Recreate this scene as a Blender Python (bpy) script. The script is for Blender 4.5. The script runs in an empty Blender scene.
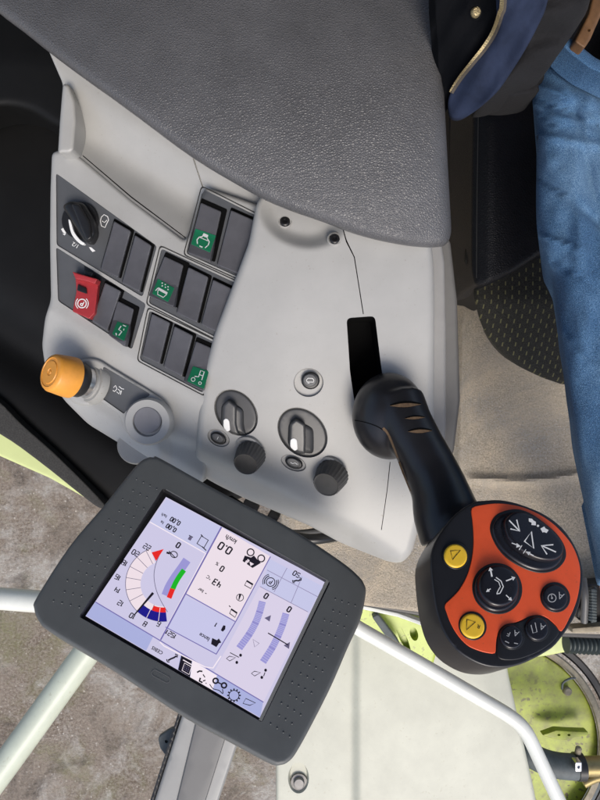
import bpy, bmesh, math, random
import numpy as np
from mathutils import Vector, Matrix
from mathutils.geometry import delaunay_2d_cdt
from mathutils.bvhtree import BVHTree
random.seed(4)
SC = bpy.context.scene
COL = SC.collection
F = 601.0          # focal length in units of the 600x800 picture
H = 2.6            # camera height over the ground
R = math.radians

# ------------------------------------------------------------------ placing helpers
def P(x, y, D):
    return Vector(((x-300)/F*D, (400-y)/F*D, H-D))

def vec(D):
    return D if callable(D) else (lambda x, y: np.zeros_like(np.asarray(x, float))+D)

def plane(p0, n):
    """depth function of the plane through p0 with normal n"""
    p0 = np.array(p0, float); n = np.array(n, float)
    C = np.array([0, 0, H])
    k = (p0-C) @ n
    def f(x, y):
        x = np.asarray(x, float); y = np.asarray(y, float)
        return k/((x-300)/F*n[0]+(400-y)/F*n[1]-n[2])
    return f

ROOT = {}
def register(o, loc): ROOT[o.name] = Vector(loc)
def root_of(o):
    while o.parent: o = o.parent
    return ROOT.get(o.name, Vector((0, 0, 0)))

def thing(name, label, cat, loc, group=None, kind=None):
    o = bpy.data.objects.new(name, None); COL.objects.link(o)
    o.location = loc; o.empty_display_size = .02
    ROOT[o.name] = Vector(loc)
    tag(o, label, cat, group, kind)
    return o
def tag(o, label=None, cat=None, group=None, kind=None):
    if label: o['label'] = label
    if cat: o['category'] = cat
    if group: o['group'] = group
    if kind: o['kind'] = kind
    return o

def obj(name, V, Fc, mats, parent=None, mi=None, smooth=True, angle=40, loc=None):
    V = [Vector(v) for v in V]
    if parent is not None: off = root_of(parent)
    else:
        off = Vector(loc) if loc is not None else sum(V, Vector())/len(V)
    me = bpy.data.meshes.new(name)
    me.from_pydata([v-off for v in V], [], Fc)
    if not isinstance(mats, (list, tuple)): mats = [mats]
    for m in mats: me.materials.append(m)
    if mi is not None: me.polygons.foreach_set('material_index', mi)
    me.polygons.foreach_set('use_smooth', [smooth]*len(me.polygons))
    me.update()
    if smooth: me.set_sharp_from_angle(angle=R(angle))
    o = bpy.data.objects.new(name, me); COL.objects.link(o)
    if parent is not None: o.parent = parent
    else:
        o.location = off; ROOT[o.name] = off
    return o

# ------------------------------------------------------------------ 2D loops (picture units)
def catmull(pts, n=6, closed=True):
    pts = [np.array(p, float) for p in pts]; out = []
    m = len(pts)
    rng = range(m) if closed else range(m-1)
    for i in rng:
        if closed: p0, p1, p2, p3 = pts[i-1], pts[i], pts[(i+1) % m], pts[(i+2) % m]
        else:
            p1, p2 = pts[i], pts[i+1]
            p0 = pts[i-1] if i > 0 else 2*p1-p2
            p3 = pts[i+2] if i+2 < m else 2*p2-p1
        for k in range(n):
            t = k/n
            out.append(.5*((2*p1)+(-p0+p2)*t+(2*p0-5*p1+4*p2-p3)*t*t+(-p0+3*p1-3*p2+p3)*t**3))
    if not closed: out.append(pts[-1])
    return np.array(out)
def rounded(pts, r=3, n=4):
    out = []; m = len(pts); pts = [np.array(p, float) for p in pts]
    for i in range(m):
        p = pts[i]; a = pts[i-1]-p; b = pts[(i+1) % m]-p
        la, lb = np.linalg.norm(a), np.linalg.norm(b)
        rr = min(r, la*.45, lb*.45)
        A = p+a/la*rr; B = p+b/lb*rr
        for k in range(n+1):
            t = k/n
            out.append((1-t)**2*A+2*t*(1-t)*p+t*t*B)
    return np.array(out)
def ellipse(cx, cy, rx, ry, ang=0, n=40):
    t = np.arange(n)/n*2*math.pi; c, s = math.cos(R(ang)), math.sin(R(ang))
    X = rx*np.cos(t); Y = ry*np.sin(t)
    return np.stack([cx+X*c-Y*s, cy+X*s+Y*c], 1)
def densify(L, step):
    out = []
    for i in range(len(L)):
        a = L[i]; b = L[(i+1) % len(L)]
        k = max(1, int(math.ceil(np.linalg.norm(b-a)/step)))
        for j in range(k): out.append(a+(b-a)*j/k)
    return np.array(out)
def dist_loop(pts, L):
    A = L; B = np.roll(L, -1, 0); d = B-A; l2 = (d**2).sum(1)+1e-12
    out = np.empty(len(pts))
    for s in range(0, len(pts), 2000):
        p = pts[s:s+2000, None, :]
        t = np.clip(((p-A)*d).sum(2)/l2, 0, 1)
        out[s:s+2000] = np.sqrt((((A+t[..., None]*d)-p)**2).sum(2)).min(1)
    return out
def inside(pts, L):
    x, y = pts[:, 0], pts[:, 1]; c = np.zeros(len(pts), bool)
    for i in range(len(L)):
        x1, y1 = L[i-1]; x2, y2 = L[i]
        if y1 == y2: continue
        k = ((y1 > y) != (y2 > y)) & (x < (x2-x1)*(y-y1)/(y2-y1)+x1)
        c ^= k
    return c
def area(L):
    x, y = L[:, 0], L[:, 1]
    return .5*np.sum(x*np.roll(y, -1)-np.roll(x, -1)*y)
def inset(L, d):
    if area(L) < 0: L = L[::-1]
    e = np.roll(L, -1, 0)-L; e /= np.linalg.norm(e, axis=1)[:, None]+1e-9
    n = np.stack([-e[:, 1], e[:, 0]], 1)
    m = n+np.roll(n, 1, 0); l = (m**2).sum(1)+1e-9
    m = m*(2/np.maximum(l, 1.0))[:, None]
    return L+m*d

# ------------------------------------------------------------------ moulded surface with real thickness
def sheet(name, loop, dfun, mats, parent=None, bevel=2.0, thick=.01, step=5, recess=(), axis=(0, 0, -1),
          bstep=None, taper=0.0, angle=38, loc=None, bprof=1.0):
    dfun = vec(dfun); axis = np.array(axis, float); axis /= np.linalg.norm(axis)
    L = np.array(loop, float)
    L = densify(L, bstep or max(1.2, step*.8))
    if area(L) < 0: L = L[::-1]
    pts = [L]; edges = [(i, (i+1) % len(L)) for i in range(len(L))]
    cnt = len(L)
    soft = []
    if bevel > 0:
        for f in (.08, .25, .5, .75, 1.0):
            q = inset(L, bevel*f)
            q = q[inside(q, L)]
            q = q[dist_loop(q, L) >= bevel*f*.93]
            soft.append(q)
    rloops = []
    for (rl, dep, w, mi) in recess:
        rl = densify(np.array(rl, float), max(1.0, min(step, 2.5)))
        if area(rl) < 0: rl = rl[::-1]
        ri = inset(rl, w)
        for q in (rl, ri):
            pts.append(q); edges += [(cnt+i, cnt+(i+1) % len(q)) for i in range(len(q))]; cnt += len(q)
        rloops.append((rl, ri, dep, w, mi))
    x0, y0 = L.min(0); x1, y1 = L.max(0)
    gx, gy = np.meshgrid(np.arange(x0+step*.37, x1, step), np.arange(y0+step*.41, y1, step))
    gx[1::2] += step*.5
    G = np.stack([gx.ravel(), gy.ravel()], 1)
    G = G[inside(G, L)]
    if len(G): G = G[dist_loop(G, L) > max(bevel*1.1, step*.45)]
    allsoft = np.concatenate(soft+[G]) if soft else G
    for (rl, ri, dep, w, mi) in rloops:
        if len(allsoft):
            allsoft = allsoft[(dist_loop(allsoft, rl) > min(step*.4, 2)) & (dist_loop(allsoft, ri) > min(step*.4, 2))]
    pts.append(allsoft)
    A = np.concatenate(pts)
    res = delaunay_2d_cdt([Vector((p[0], -p[1])) for p in A], edges, [], 0, 1e-4)
    V2 = np.array([(v[0], -v[1]) for v in res[0]]); T = np.array([list(f) for f in res[2] if len(f) == 3])
    cen = V2[T].mean(1); T = T[inside(cen, L)]
    off = np.zeros(len(V2)); dm = dfun(V2[:, 0], V2[:, 1])+0.0
    if bevel > 0:
        d = dist_loop(V2, L); t = np.clip(d/bevel, 0, 1)
        Rm = bevel*float(np.mean(dm))/F*bprof
        bo = Rm*(1-np.sqrt(np.clip(1-(1-t)**2, 0, 1)))
        if axis[2] < -.999: dm = dm+bo
        else: off += bo
    mi_arr = np.zeros(len(T), int); cenT = V2[T].mean(1)
    for (rl, ri, dep, w, mi) in rloops:
        ins = inside(V2, rl) & (dist_loop(V2, rl) > w*.6)
        off += np.where(ins, dep, 0)
        if mi: mi_arr[inside(cenT, rl)] = mi
    W = np.stack([(V2[:, 0]-300)/F*dm, (400-V2[:, 1])/F*dm, H-dm], 1)+axis*off[:, None]
    # orient
    n = np.cross(W[T[:, 1]]-W[T[:, 0]], W[T[:, 2]]-W[T[:, 0]]); 
    if n[:, 2].sum() < 0: T = T[:, ::-1]
    faces = [tuple(int(i) for i in t) for t in T]
    ec = {}
    for t in faces:
        for a, b in ((t[0], t[1]), (t[1], t[2]), (t[2], t[0])): ec[(a, b)] = 1
    bound = [(a, b) for (a, b) in ec if (b, a) not in ec]
    Wl = [Vector(w) for w in W]; low = {}
    ctr = W.mean(0)
    def lo(i):
        if i not in low:
            p = W[i]+axis*thick
            if taper: p = p+(ctr-W[i])*taper*np.array([1, 1, 0])
            low[i] = len(Wl); Wl.append(Vector(p))
        return low[i]
    mis = list(mi_arr)
    if thick > 0:
        for a, b in bound:
            faces.append((b, a, lo(a), lo(b))); mis.append(0)
    return obj(name, Wl, faces, mats, parent, mi=mis, angle=angle, loc=loc)

# ------------------------------------------------------------------ printed marks
class Marks:
    """thin printed shapes lying on a surface; several colours in one mesh"""
    def __init__(s, dfun, lift=.0003):
        s.d = vec(dfun); s.lift = lift; s.V = []; s.Fc = []; s.mi = []; s.mats = []
    def m(s, mat):
        if mat not in s.mats: s.mats.append(mat)
        return s.mats.index(mat)
    def add(s, pts, faces, mat, lift=0):
        pts = np.array(pts, float); d = s.d(pts[:, 0], pts[:, 1])-s.lift-lift
        b = len(s.V); i = s.m(mat)
        for p, dd in zip(pts, d): s.V.append(P(p[0], p[1], float(dd)))
        for f in faces:
            f = list(f)
            a = area(pts[f])
            if a > 0: f = f[::-1]
            s.Fc.append([b+k for k in f]); s.mi.append(i)
    def poly(s, pts, mat, lift=0): s.add(pts, [list(range(len(pts)))], mat, lift)
    def line(s, pts, w, mat, closed=False, lift=0):
        pts = np.array(pts, float)
        if closed: pts = np.concatenate([pts, pts[:1]])
        m = len(pts); w = np.zeros(m)+w
        t = np.gradient(pts, axis=0) if m > 2 else np.array([pts[1]-pts[0]]*2)
        if closed: t[0] = t[-1] = pts[1]-pts[-2]
        t /= np.linalg.norm(t, axis=1)[:, None]+1e-9
        n = np.stack([-t[:, 1], t[:, 0]], 1)*(w/2)[:, None]
        Q = np.concatenate([pts+n, pts-n])
        s.add(Q, [(i, i+1, m+i+1, m+i) for i in range(m-1)], mat, lift)
    def seg(s, a, b, w, mat, lift=0): s.line([a, b], w, mat, lift=lift)
    def text(s, body, c, h, e, mat, up=None, bold=0.0, lift=0, squeeze=1.0):
        """c centre, h cap height, e baseline direction (picture units)"""
        V, Fc = glyphs(body, bold)
        e = np.array(e, float); e /= np.linalg.norm(e)
        u = np.array(up, float)/np.linalg.norm(up) if up is not None else np.array([e[1], -e[0]])
        k = h/.72
        Q = np.array(c)+(V[:, :1]*e*squeeze+V[:, 1:2]*u)*k
        s.add(Q, Fc, mat, lift)
    def build(s, name, parent): return obj(name, s.V, s.Fc, s.mats, parent, mi=s.mi, smooth=False)
GL = {}
def glyphs(body, bold=0.0):
    if (body, bold) in GL: return GL[(body, bold)]
    cu = bpy.data.curves.new('lettering', 'FONT'); cu.body = body; cu.size = 1; cu.offset = bold
    cu.align_x = 'CENTER'; cu.align_y = 'CENTER'; cu.resolution_u = 3
    o = bpy.data.objects.new('lettering', cu); COL.objects.link(o)
    bpy.context.view_layer.update()
    me = bpy.data.meshes.new_from_object(o.evaluated_get(bpy.context.evaluated_depsgraph_get()))
    V = np.array([(v.co.x, v.co.y) for v in me.vertices]); Fc = [list(p.vertices) for p in me.polygons]
    bpy.data.objects.remove(o); bpy.data.curves.remove(cu); bpy.data.meshes.remove(me)
    V = V-(V.min(0)+V.max(0))/2
    GL[(body, bold)] = (V, Fc)
    return V, Fc
def quad(q):
    q = [np.array(p, float) for p in q]
    return lambda u, v: (1-u)*(1-v)*q[0]+u*(1-v)*q[1]+u*v*q[2]+(1-u)*v*q[3]

# ------------------------------------------------------------------ turned parts and tubes
def frame_of(ax):
    z = Vector(ax).normalized(); x = Vector((1, 0, 0)) if abs(z.x) < .8 else Vector((0, 1, 0))
    x = (x-z*x.dot(z)).normalized(); return x, z.cross(x), z
def lathe(name, base, ax, prof, mat, parent=None, n=40, flutes=0, fdep=0, frange=None, loc=None, angle=35):
    """prof [(radius, height)] turned round ax; optional flutes between heights frange"""
    X, Y, Z = frame_of(ax); base = Vector(base)
    if flutes: n = flutes*4
    V = []; Fc = []
    for (r, h) in prof:
        for i in range(n):
            a = 2*math.pi*i/n; rr = r
            if flutes and frange and frange[0] <= h <= frange[1]: rr = r-fdep*(i % 4 in (0,))-fdep*.5*(i % 4 in (1, 3))
            V.append(base+X*(rr*math.cos(a))+Y*(rr*math.sin(a))+Z*h)
    m = len(prof)
    for j in range(m-1):
        for i in range(n):
            k = (i+1) % n
            Fc.append((j*n+i, j*n+k, (j+1)*n+k, (j+1)*n+i))
    Fc.append([(m-1)*n+i for i in range(n)]); Fc.append([i for i in reversed(range(n))])
    return obj(name, V, Fc, mat, parent, angle=angle, loc=loc)
def tube_geo(path, rad, n=14):
    path = [Vector(p) for p in path]; m = len(path)
    rad = [rad]*m if not isinstance(rad, (list, tuple)) else rad
    V = []; Fc = []; X = None
    for i in range(m):
        t = (path[min(i+1, m-1)]-path[max(i-1, 0)]).normalized()
        if X is None: X, Y, _ = frame_of(t)
        else:
            X = (X-t*X.dot(t)).normalized(); Y = t.cross(X)
        for k in range(n):
            a = 2*math.pi*k/n
            V.append(path[i]+(X*math.cos(a)+Y*math.sin(a))*rad[i])
    for i in range(m-1):
        for k in range(n):
            l = (k+1) % n
            Fc.append((i*n+k, i*n+l, (i+1)*n+l, (i+1)*n+k))
    Fc.append(list(reversed(range(n)))); Fc.append([(m-1)*n+k for k in range(n)])
    return V, Fc
def tube(name, path, rad, mat, parent=None, n=14, loc=None):
    V, Fc = tube_geo(path, rad, n); return obj(name, V, Fc, mat, parent, loc=loc)
def path3(pts, n=8):
    """smooth path through (x, y, D) picture points"""
    return [P(*q) for q in catmull(pts, n, closed=False)]

# ------------------------------------------------------------------ materials
def mat(name, col, rough=.5, var=0.0, vscale=40, bump=0.0, bscale=300, bdist=.0006, metal=0.0, coat=0.0,
        col2=None, spec=.5, rvar=0.0, leather=False, sheen=0.0, detail=6, dirt=None):
    m = bpy.data.materials.new(name); m.use_nodes = True
    nt = m.node_tree; N = nt.nodes; Lk = nt.links
    b = N['Principled BSDF']
    c = (*col, 1)
    b.inputs['Base Color'].default_value = c; b.inputs['Roughness'].default_value = rough
    b.inputs['Metallic'].default_value = metal; b.inputs['Coat Weight'].default_value = coat
    b.inputs['Specular IOR Level'].default_value = spec
    if sheen: b.inputs['Sheen Weight'].default_value = sheen
    tc = N.new('ShaderNodeTexCoord')
    if var or col2 or rvar:
        nz = N.new('ShaderNodeTexNoise'); nz.inputs['Scale'].default_value = vscale; nz.inputs['Detail'].default_value = detail
        nz.inputs['Roughness'].default_value = .65
        Lk.new(tc.outputs['Object'], nz.inputs['Vector'])
        rp = N.new('ShaderNodeValToRGB'); rp.color_ramp.elements[0].position = .34; rp.color_ramp.elements[1].position = .68
        Lk.new(nz.outputs['Fac'], rp.inputs['Fac'])
        d = col2 if col2 else tuple(x*(1-var) for x in col)
        rp.color_ramp.elements[0].color = (*d, 1); rp.color_ramp.elements[1].color = c
        Lk.new(rp.outputs['Color'], b.inputs['Base Color'])
        if rvar:
            mr = N.new('ShaderNodeMapRange'); mr.inputs['To Min'].default_value = rough-rvar; mr.inputs['To Max'].default_value = rough+rvar
            Lk.new(nz.outputs['Fac'], mr.inputs['Value']); Lk.new(mr.outputs['Result'], b.inputs['Roughness'])
    if dirt:
        dc, ds, thr, amt = dirt
        def nzz(sc_, det):
            q = N.new('ShaderNodeTexNoise'); q.inputs['Scale'].default_value = sc_; q.inputs['Detail'].default_value = det
            Lk.new(tc.outputs['Object'], q.inputs['Vector']); return q
        a1 = nzz(ds, 3); a2 = nzz(ds*.11, 4)
        m1 = N.new('ShaderNodeMapRange'); m1.inputs['From Min'].default_value = thr; m1.inputs['From Max'].default_value = thr+.06
        m2 = N.new('ShaderNodeMapRange'); m2.inputs['From Min'].default_value = .42; m2.inputs['From Max'].default_value = .66; m2.inputs['To Max'].default_value = amt
        Lk.new(a1.outputs['Fac'], m1.inputs['Value']); Lk.new(a2.outputs['Fac'], m2.inputs['Value'])
        mu = N.new('ShaderNodeMath'); mu.operation = 'MULTIPLY'; Lk.new(m1.outputs['Result'], mu.inputs[0]); Lk.new(m2.outputs['Result'], mu.inputs[1])
        mx_ = N.new('ShaderNodeMix'); mx_.data_type = 'RGBA'; Lk.new(mu.outputs[0], mx_.inputs['Factor']); mx_.inputs[7].default_value = (*dc, 1)
        if b.inputs['Base Color'].is_linked: Lk.new(b.inputs['Base Color'].links[0].from_socket, mx_.inputs[6])
        else: mx_.inputs[6].default_value = c
        Lk.new(mx_.outputs[2], b.inputs['Base Color'])
    if bump:
        if leather:
            t = N.new('ShaderNodeTexVoronoi'); t.feature = 'DISTANCE_TO_EDGE'; t.inputs['Scale'].default_value = bscale
            w = N.new('ShaderNodeTexNoise'); w.inputs['Scale'].default_value = bscale*.6
            mx = N.new('ShaderNodeMix'); mx.data_type = 'VECTOR'; mx.inputs['Factor'].default_value = .0007
            Lk.new(tc.outputs['Object'], w.inputs['Vector'])
            Lk.new(tc.outputs['Object'], mx.inputs[4]); Lk.new(w.outputs['Color'], mx.inputs[5])
            Lk.new(mx.outputs[1], t.inputs['Vector'])
            cl = N.new('ShaderNodeMapRange'); cl.inputs['From Max'].default_value = .36; cl.interpolation_type = 'SMOOTHSTEP'
            Lk.new(t.outputs['Distance'], cl.inputs['Value']); out = cl.outputs['Result']
        else:
            t = N.new('ShaderNodeTexNoise'); t.inputs['Scale'].default_value = bscale; t.inputs['Detail'].default_value = 5
            Lk.new(tc.outputs['Object'], t.inputs['Vector']); out = t.outputs['Fac']
        bp = N.new('ShaderNodeBump'); bp.inputs['Strength'].default_value = bump; bp.inputs['Distance'].default_value = bdist
        Lk.new(out, bp.inputs['Height']); Lk.new(bp.outputs['Normal'], b.inputs['Normal'])
    return m
def emit(name, col, s=1.0):
    m = bpy.data.materials.new(name); m.use_nodes = True
    b = m.node_tree.nodes['Principled BSDF']
    b.inputs['Base Color'].default_value = (.01, .01, .012, 1); b.inputs['Roughness'].default_value = .16
    b.inputs['Specular IOR Level'].default_value = .4
    b.inputs['Emission Color'].default_value = (*col, 1); b.inputs['Emission Strength'].default_value = s
    return m
def s2l(r, g, b):
    f = lambda c: c/12.92 if c <= .04045 else ((c+.055)/1.055)**2.4
    return (f(r/255), f(g/255), f(b/255))

M = {}
M['housing'] = mat('grey_housing_plastic', (.40, .397, .380), .40, var=.10, vscale=18, bump=.2, bscale=1500, bdist=.0002, rvar=.07, dirt=((.22, .18, .13), 420, .665, .5))
M['housing2'] = mat('grey_shelf_plastic', (.36, .355, .335), .46, var=.14, vscale=25, bump=.2, bscale=1500, bdist=.0002, dirt=((.22, .18, .13), 380, .64, .6))
M['leather'] = mat('grey_armrest_leather', (.103, .103, .108), .37, var=.26, vscale=14, bump=.45, bscale=460, bdist=.0008, leather=True, rvar=.05)
M['plate'] = mat('dark_grey_plate', (.088, .092, .098), .5, var=.1, vscale=60, bump=.1, bscale=1500, bdist=.0002)
M['black'] = mat('black_plastic', (.012, .012, .013), .38, bump=.05, bscale=900, bdist=.0002)
M['void'] = mat('dark_opening', (.003, .003, .003), .9, spec=.1)
M['rocker'] = mat('rocker_grey', (.098, .098, .108), .34, var=.15, vscale=80, bump=.12, bscale=1800, bdist=.0002)
M['green'] = mat('green_symbol_tile', (.013, .185, .085), .4)
M['red'] = mat('red_plastic', (.40, .035, .040), .42, var=.15, vscale=120)
M['white'] = mat('white_print', (.80, .80, .78), .5)
M['orange_cap'] = mat('orange_cap', (.82, .35, .05), .42, var=.14, vscale=70, bump=.08, bscale=500)
M['chrome'] = mat('bright_metal', (.65, .65, .66), .22, metal=1.0)
M['knob'] = mat('knob_dark_grey', (.075, .073, .071), .5, var=.2, vscale=120, bump=.15, bscale=900, bdist=.0002)
M['dial'] = mat('dial_dark_grey', (.055, .056, .058), .36, var=.1, vscale=80)
M['bezel'] = mat('monitor_grey_plastic', (.105, .110, .108), .48, var=.12, vscale=30, bump=.15, bscale=1600, bdist=.0003, rvar=.06)
M['bezel_edge'] = mat('monitor_edge_grey', (.20, .20, .19), .3)
M['joy'] = mat('joystick_black', (.014, .014, .016), .33, bump=.04, bscale=1200, bdist=.0002, rvar=.07, vscale=40)
M['orange'] = mat('orange_faceplate', (.86, .105, .028), .40, var=.10, vscale=60, bump=.15, bscale=900, bdist=.0002, rvar=.08, dirt=((.30, .09, .04), 500, .64, .5))
M['btn'] = mat('button_black', (.012, .012, .016), .26, rvar=.06, vscale=60)
M['yellow'] = mat('yellow_button', (.90, .56, .035), .4, var=.06, vscale=120)
M['dust'] = mat('brown_dust_line', (.17, .105, .055), .8, var=.4, vscale=400)
M['trim'] = mat('black_door_trim', (.006, .006, .006), .6, spec=.22, var=.3, vscale=15, bump=.2, bscale=900, bdist=.0004)
M['rubber'] = mat('gritty_rubber', (.05, .048, .044), .8, var=.6, vscale=500, bump=.5, bscale=600, bdist=.001)
M['lime'] = mat('lime_paint', (.46, .56, .09), .4, var=.18, vscale=22, dirt=((.12, .10, .05), 90, .60, .8))
M['lime2'] = mat('dusty_lime_paint', (.40, .48, .045), .45, col2=(.24, .26, .055), vscale=26, bump=.1, bscale=200, dirt=((.10, .075, .045), 70, .58, .9))
M['rail'] = mat('cream_white_paint', (.60, .64, .52), .40, var=.14, vscale=14, dirt=((.38, .37, .26), 130, .64, .5))
M['railw'] = mat('white_rail_paint', (.78, .79, .72), .34, var=.10, vscale=14, dirt=((.45, .41, .32), 160, .66, .45))
M['hood'] = mat('cream_hood_paint', (.55, .55, .45), .45, var=.16, vscale=9, bump=.05, bscale=90, bdist=.001, dirt=((.38, .35, .25), 140, .63, .45))
M['pillar'] = mat('grey_pillar', (.27, .27, .26), .4, var=.1, vscale=20)
M['pillar_dark'] = mat('grey_pillar_band', (.11, .11, .11), .45, var=.1, vscale=20)
M['cable'] = mat('black_cable', (.01, .01, .01), .35)
M['hose'] = mat('grey_rubber_hose', (.10, .12, .125), .6, var=.3, vscale=60, bump=.2, bscale=200, bdist=.001)
M['brass'] = mat('dull_brass_pipe', (.38, .30, .14), .42, metal=.8, var=.3, vscale=50)
M['rust'] = mat('dusty_rim', (.36, .31, .22), .7, var=.4, vscale=50, bump=.3, bscale=120, bdist=.002)
M['seatleather'] = mat('black_seat_leather', (.010, .011, .015), .45, spec=.3, bump=.45, bscale=330, bdist=.0006, leather=True)
M['navy'] = mat('navy_jacket_cloth', (.022, .032, .066), .9, var=.35, vscale=45, bump=.35, bscale=900, bdist=.0006, spec=.2)
M['lining'] = mat('black_jacket_lining', (.004, .0045, .006), .9, spec=.1, bump=.2, bscale=100, bdist=.002)
M['sweater'] = mat('black_knit', (.007, .007, .009), .95, var=.3, vscale=150, bump=.5, bscale=420, bdist=.0015)
M['belt'] = mat('brown_belt_leather', (.17, .085, .035), .55, var=.4, vscale=80, bump=.2, bscale=400)
M['brass2'] = mat('zipper_brass', (.50, .40, .22), .38, metal=.9, bump=.9, bscale=900, bdist=.001)
M['dimple'] = mat('dimple_grey', (.085, .088, .087), .4)
M['skin'] = mat('skin', (.5, .3, .22), .5)
M['seam_dark'] = mat('dark_seam', (.02, .02, .018), .8)  # near-black colour for thin joint lines

def denim():
    m = mat('blue_denim', (.05, .15, .34), .85)
    nt = m.node_tree; N = nt.nodes; Lk = nt.links; b = N['Principled BSDF']
    tc = N.new('ShaderNodeTexCoord')
    big = N.new('ShaderNodeTexNoise'); big.inputs['Scale'].default_value = 9; big.inputs['Detail'].default_value = 5
    Lk.new(tc.outputs['Object'], big.inputs['Vector'])
    mp = N.new('ShaderNodeMapping'); mp.inputs['Scale'].default_value = (3000, 900, 1500); Lk.new(tc.outputs['Object'], mp.inputs['Vector'])
    f = N.new('ShaderNodeTexNoise'); f.inputs['Scale'].default_value = 1; f.inputs['Detail'].default_value = 3
    Lk.new(mp.outputs['Vector'], f.inputs['Vector'])
    mp2 = N.new('ShaderNodeMapping'); mp2.inputs['Scale'].default_value = (900, 3000, 1500); Lk.new(tc.outputs['Object'], mp2.inputs['Vector'])
    f2 = N.new('ShaderNodeTexNoise'); f2.inputs['Scale'].default_value = 1; Lk.new(mp2.outputs['Vector'], f2.inputs['Vector'])
    a = N.new('ShaderNodeMath'); a.operation = 'ADD'; Lk.new(f.outputs['Fac'], a.inputs[0]); Lk.new(f2.outputs['Fac'], a.inputs[1])
    c = N.new('ShaderNodeMath'); c.operation = 'MULTIPLY_ADD'; c.inputs[1].default_value = .9; Lk.new(a.outputs[0], c.inputs[0])
    sc = N.new('ShaderNodeMath'); sc.operation = 'MULTIPLY'; sc.inputs[1].default_value = .75; Lk.new(big.outputs['Fac'], sc.inputs[0])
    Lk.new(sc.outputs[0], c.inputs[2])
    sb_ = N.new('ShaderNodeMath'); sb_.operation = 'SUBTRACT'; sb_.inputs[1].default_value = .72; Lk.new(c.outputs[0], sb_.inputs[0])
    rp = N.new('ShaderNodeValToRGB'); e = rp.color_ramp.elements
    e[0].position = .28; e[0].color = (.010, .034, .085, 1); e[1].position = .84; e[1].color = (.27, .44, .62, 1)
    x = e.new(.55); x.color = (.052, .155, .32, 1)
    Lk.new(sb_.outputs[0], rp.inputs['Fac']); Lk.new(rp.outputs['Color'], b.inputs['Base Color'])
    bp = N.new('ShaderNodeBump'); bp.inputs['Strength'].default_value = .9; bp.inputs['Distance'].default_value = .0012
    Lk.new(a.outputs[0], bp.inputs['Height']); Lk.new(bp.outputs['Normal'], b.inputs['Normal'])
    return m
M['denim'] = denim()
def dashed_cloth():
    m = mat('dashed_seat_cloth', (.02, .02, .016), .9)
    nt = m.node_tree; N = nt.nodes; Lk = nt.links; b = N['Principled BSDF']
    tc = N.new('ShaderNodeTexCoord'); sp = N.new('ShaderNodeSeparateXYZ'); Lk.new(tc.outputs['Object'], sp.inputs[0])
    def mth(op, a, v=None):
        n = N.new('ShaderNodeMath'); n.operation = op
        if hasattr(a, 'links'): Lk.new(a, n.inputs[0])
        else: n.inputs[0].default_value = a
        if v is not None:
            if hasattr(v, 'links'): Lk.new(v, n.inputs[1])
            else: n.inputs[1].default_value = v
        return n.outputs[0]
    u = mth('MULTIPLY', sp.outputs['X'], 1/.0098); fu = mth('FRACT', u); iu = mth('FLOOR', u)
    st = mth('MULTIPLY', mth('MODULO', iu, 2), .5)
    v = mth('ADD', mth('MULTIPLY', sp.outputs['Y'], 1/.0128), st); fv = mth('FRACT', v)
    mu = mth('LESS_THAN', mth('ABSOLUTE', mth('SUBTRACT', fu, .5)), .10)
    mv = mth('LESS_THAN', mth('ABSOLUTE', mth('SUBTRACT', fv, .5)), .22)
    mk = mth('MULTIPLY', mu, mv)
    nz = N.new('ShaderNodeTexNoise'); nz.inputs['Scale'].default_value = 900; Lk.new(tc.outputs['Object'], nz.inputs['Vector'])
    rp = N.new('ShaderNodeValToRGB'); rp.color_ramp.elements[0].color = (.006, .006, .005, 1); rp.color_ramp.elements[1].color = (.045, .043, .034, 1)
    rp.color_ramp.elements[0].position = .35; rp.color_ramp.elements[1].position = .65
    Lk.new(nz.outputs['Fac'], rp.inputs['Fac'])
    mx = N.new('ShaderNodeMix'); mx.data_type = 'RGBA'; Lk.new(mk, mx.inputs['Factor']); Lk.new(rp.outputs['Color'], mx.inputs[6])
    mx.inputs[7].default_value = (.15, .14, .065, 1)
    Lk.new(mx.outputs[2], b.inputs['Base Color'])
    bp = N.new('ShaderNodeBump'); bp.inputs['Strength'].default_value = .5; bp.inputs['Distance'].default_value = .001
    Lk.new(nz.outputs['Fac'], bp.inputs['Height']); Lk.new(bp.outputs['Normal'], b.inputs['Normal'])
    return m
M['cloth'] = dashed_cloth()
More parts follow.
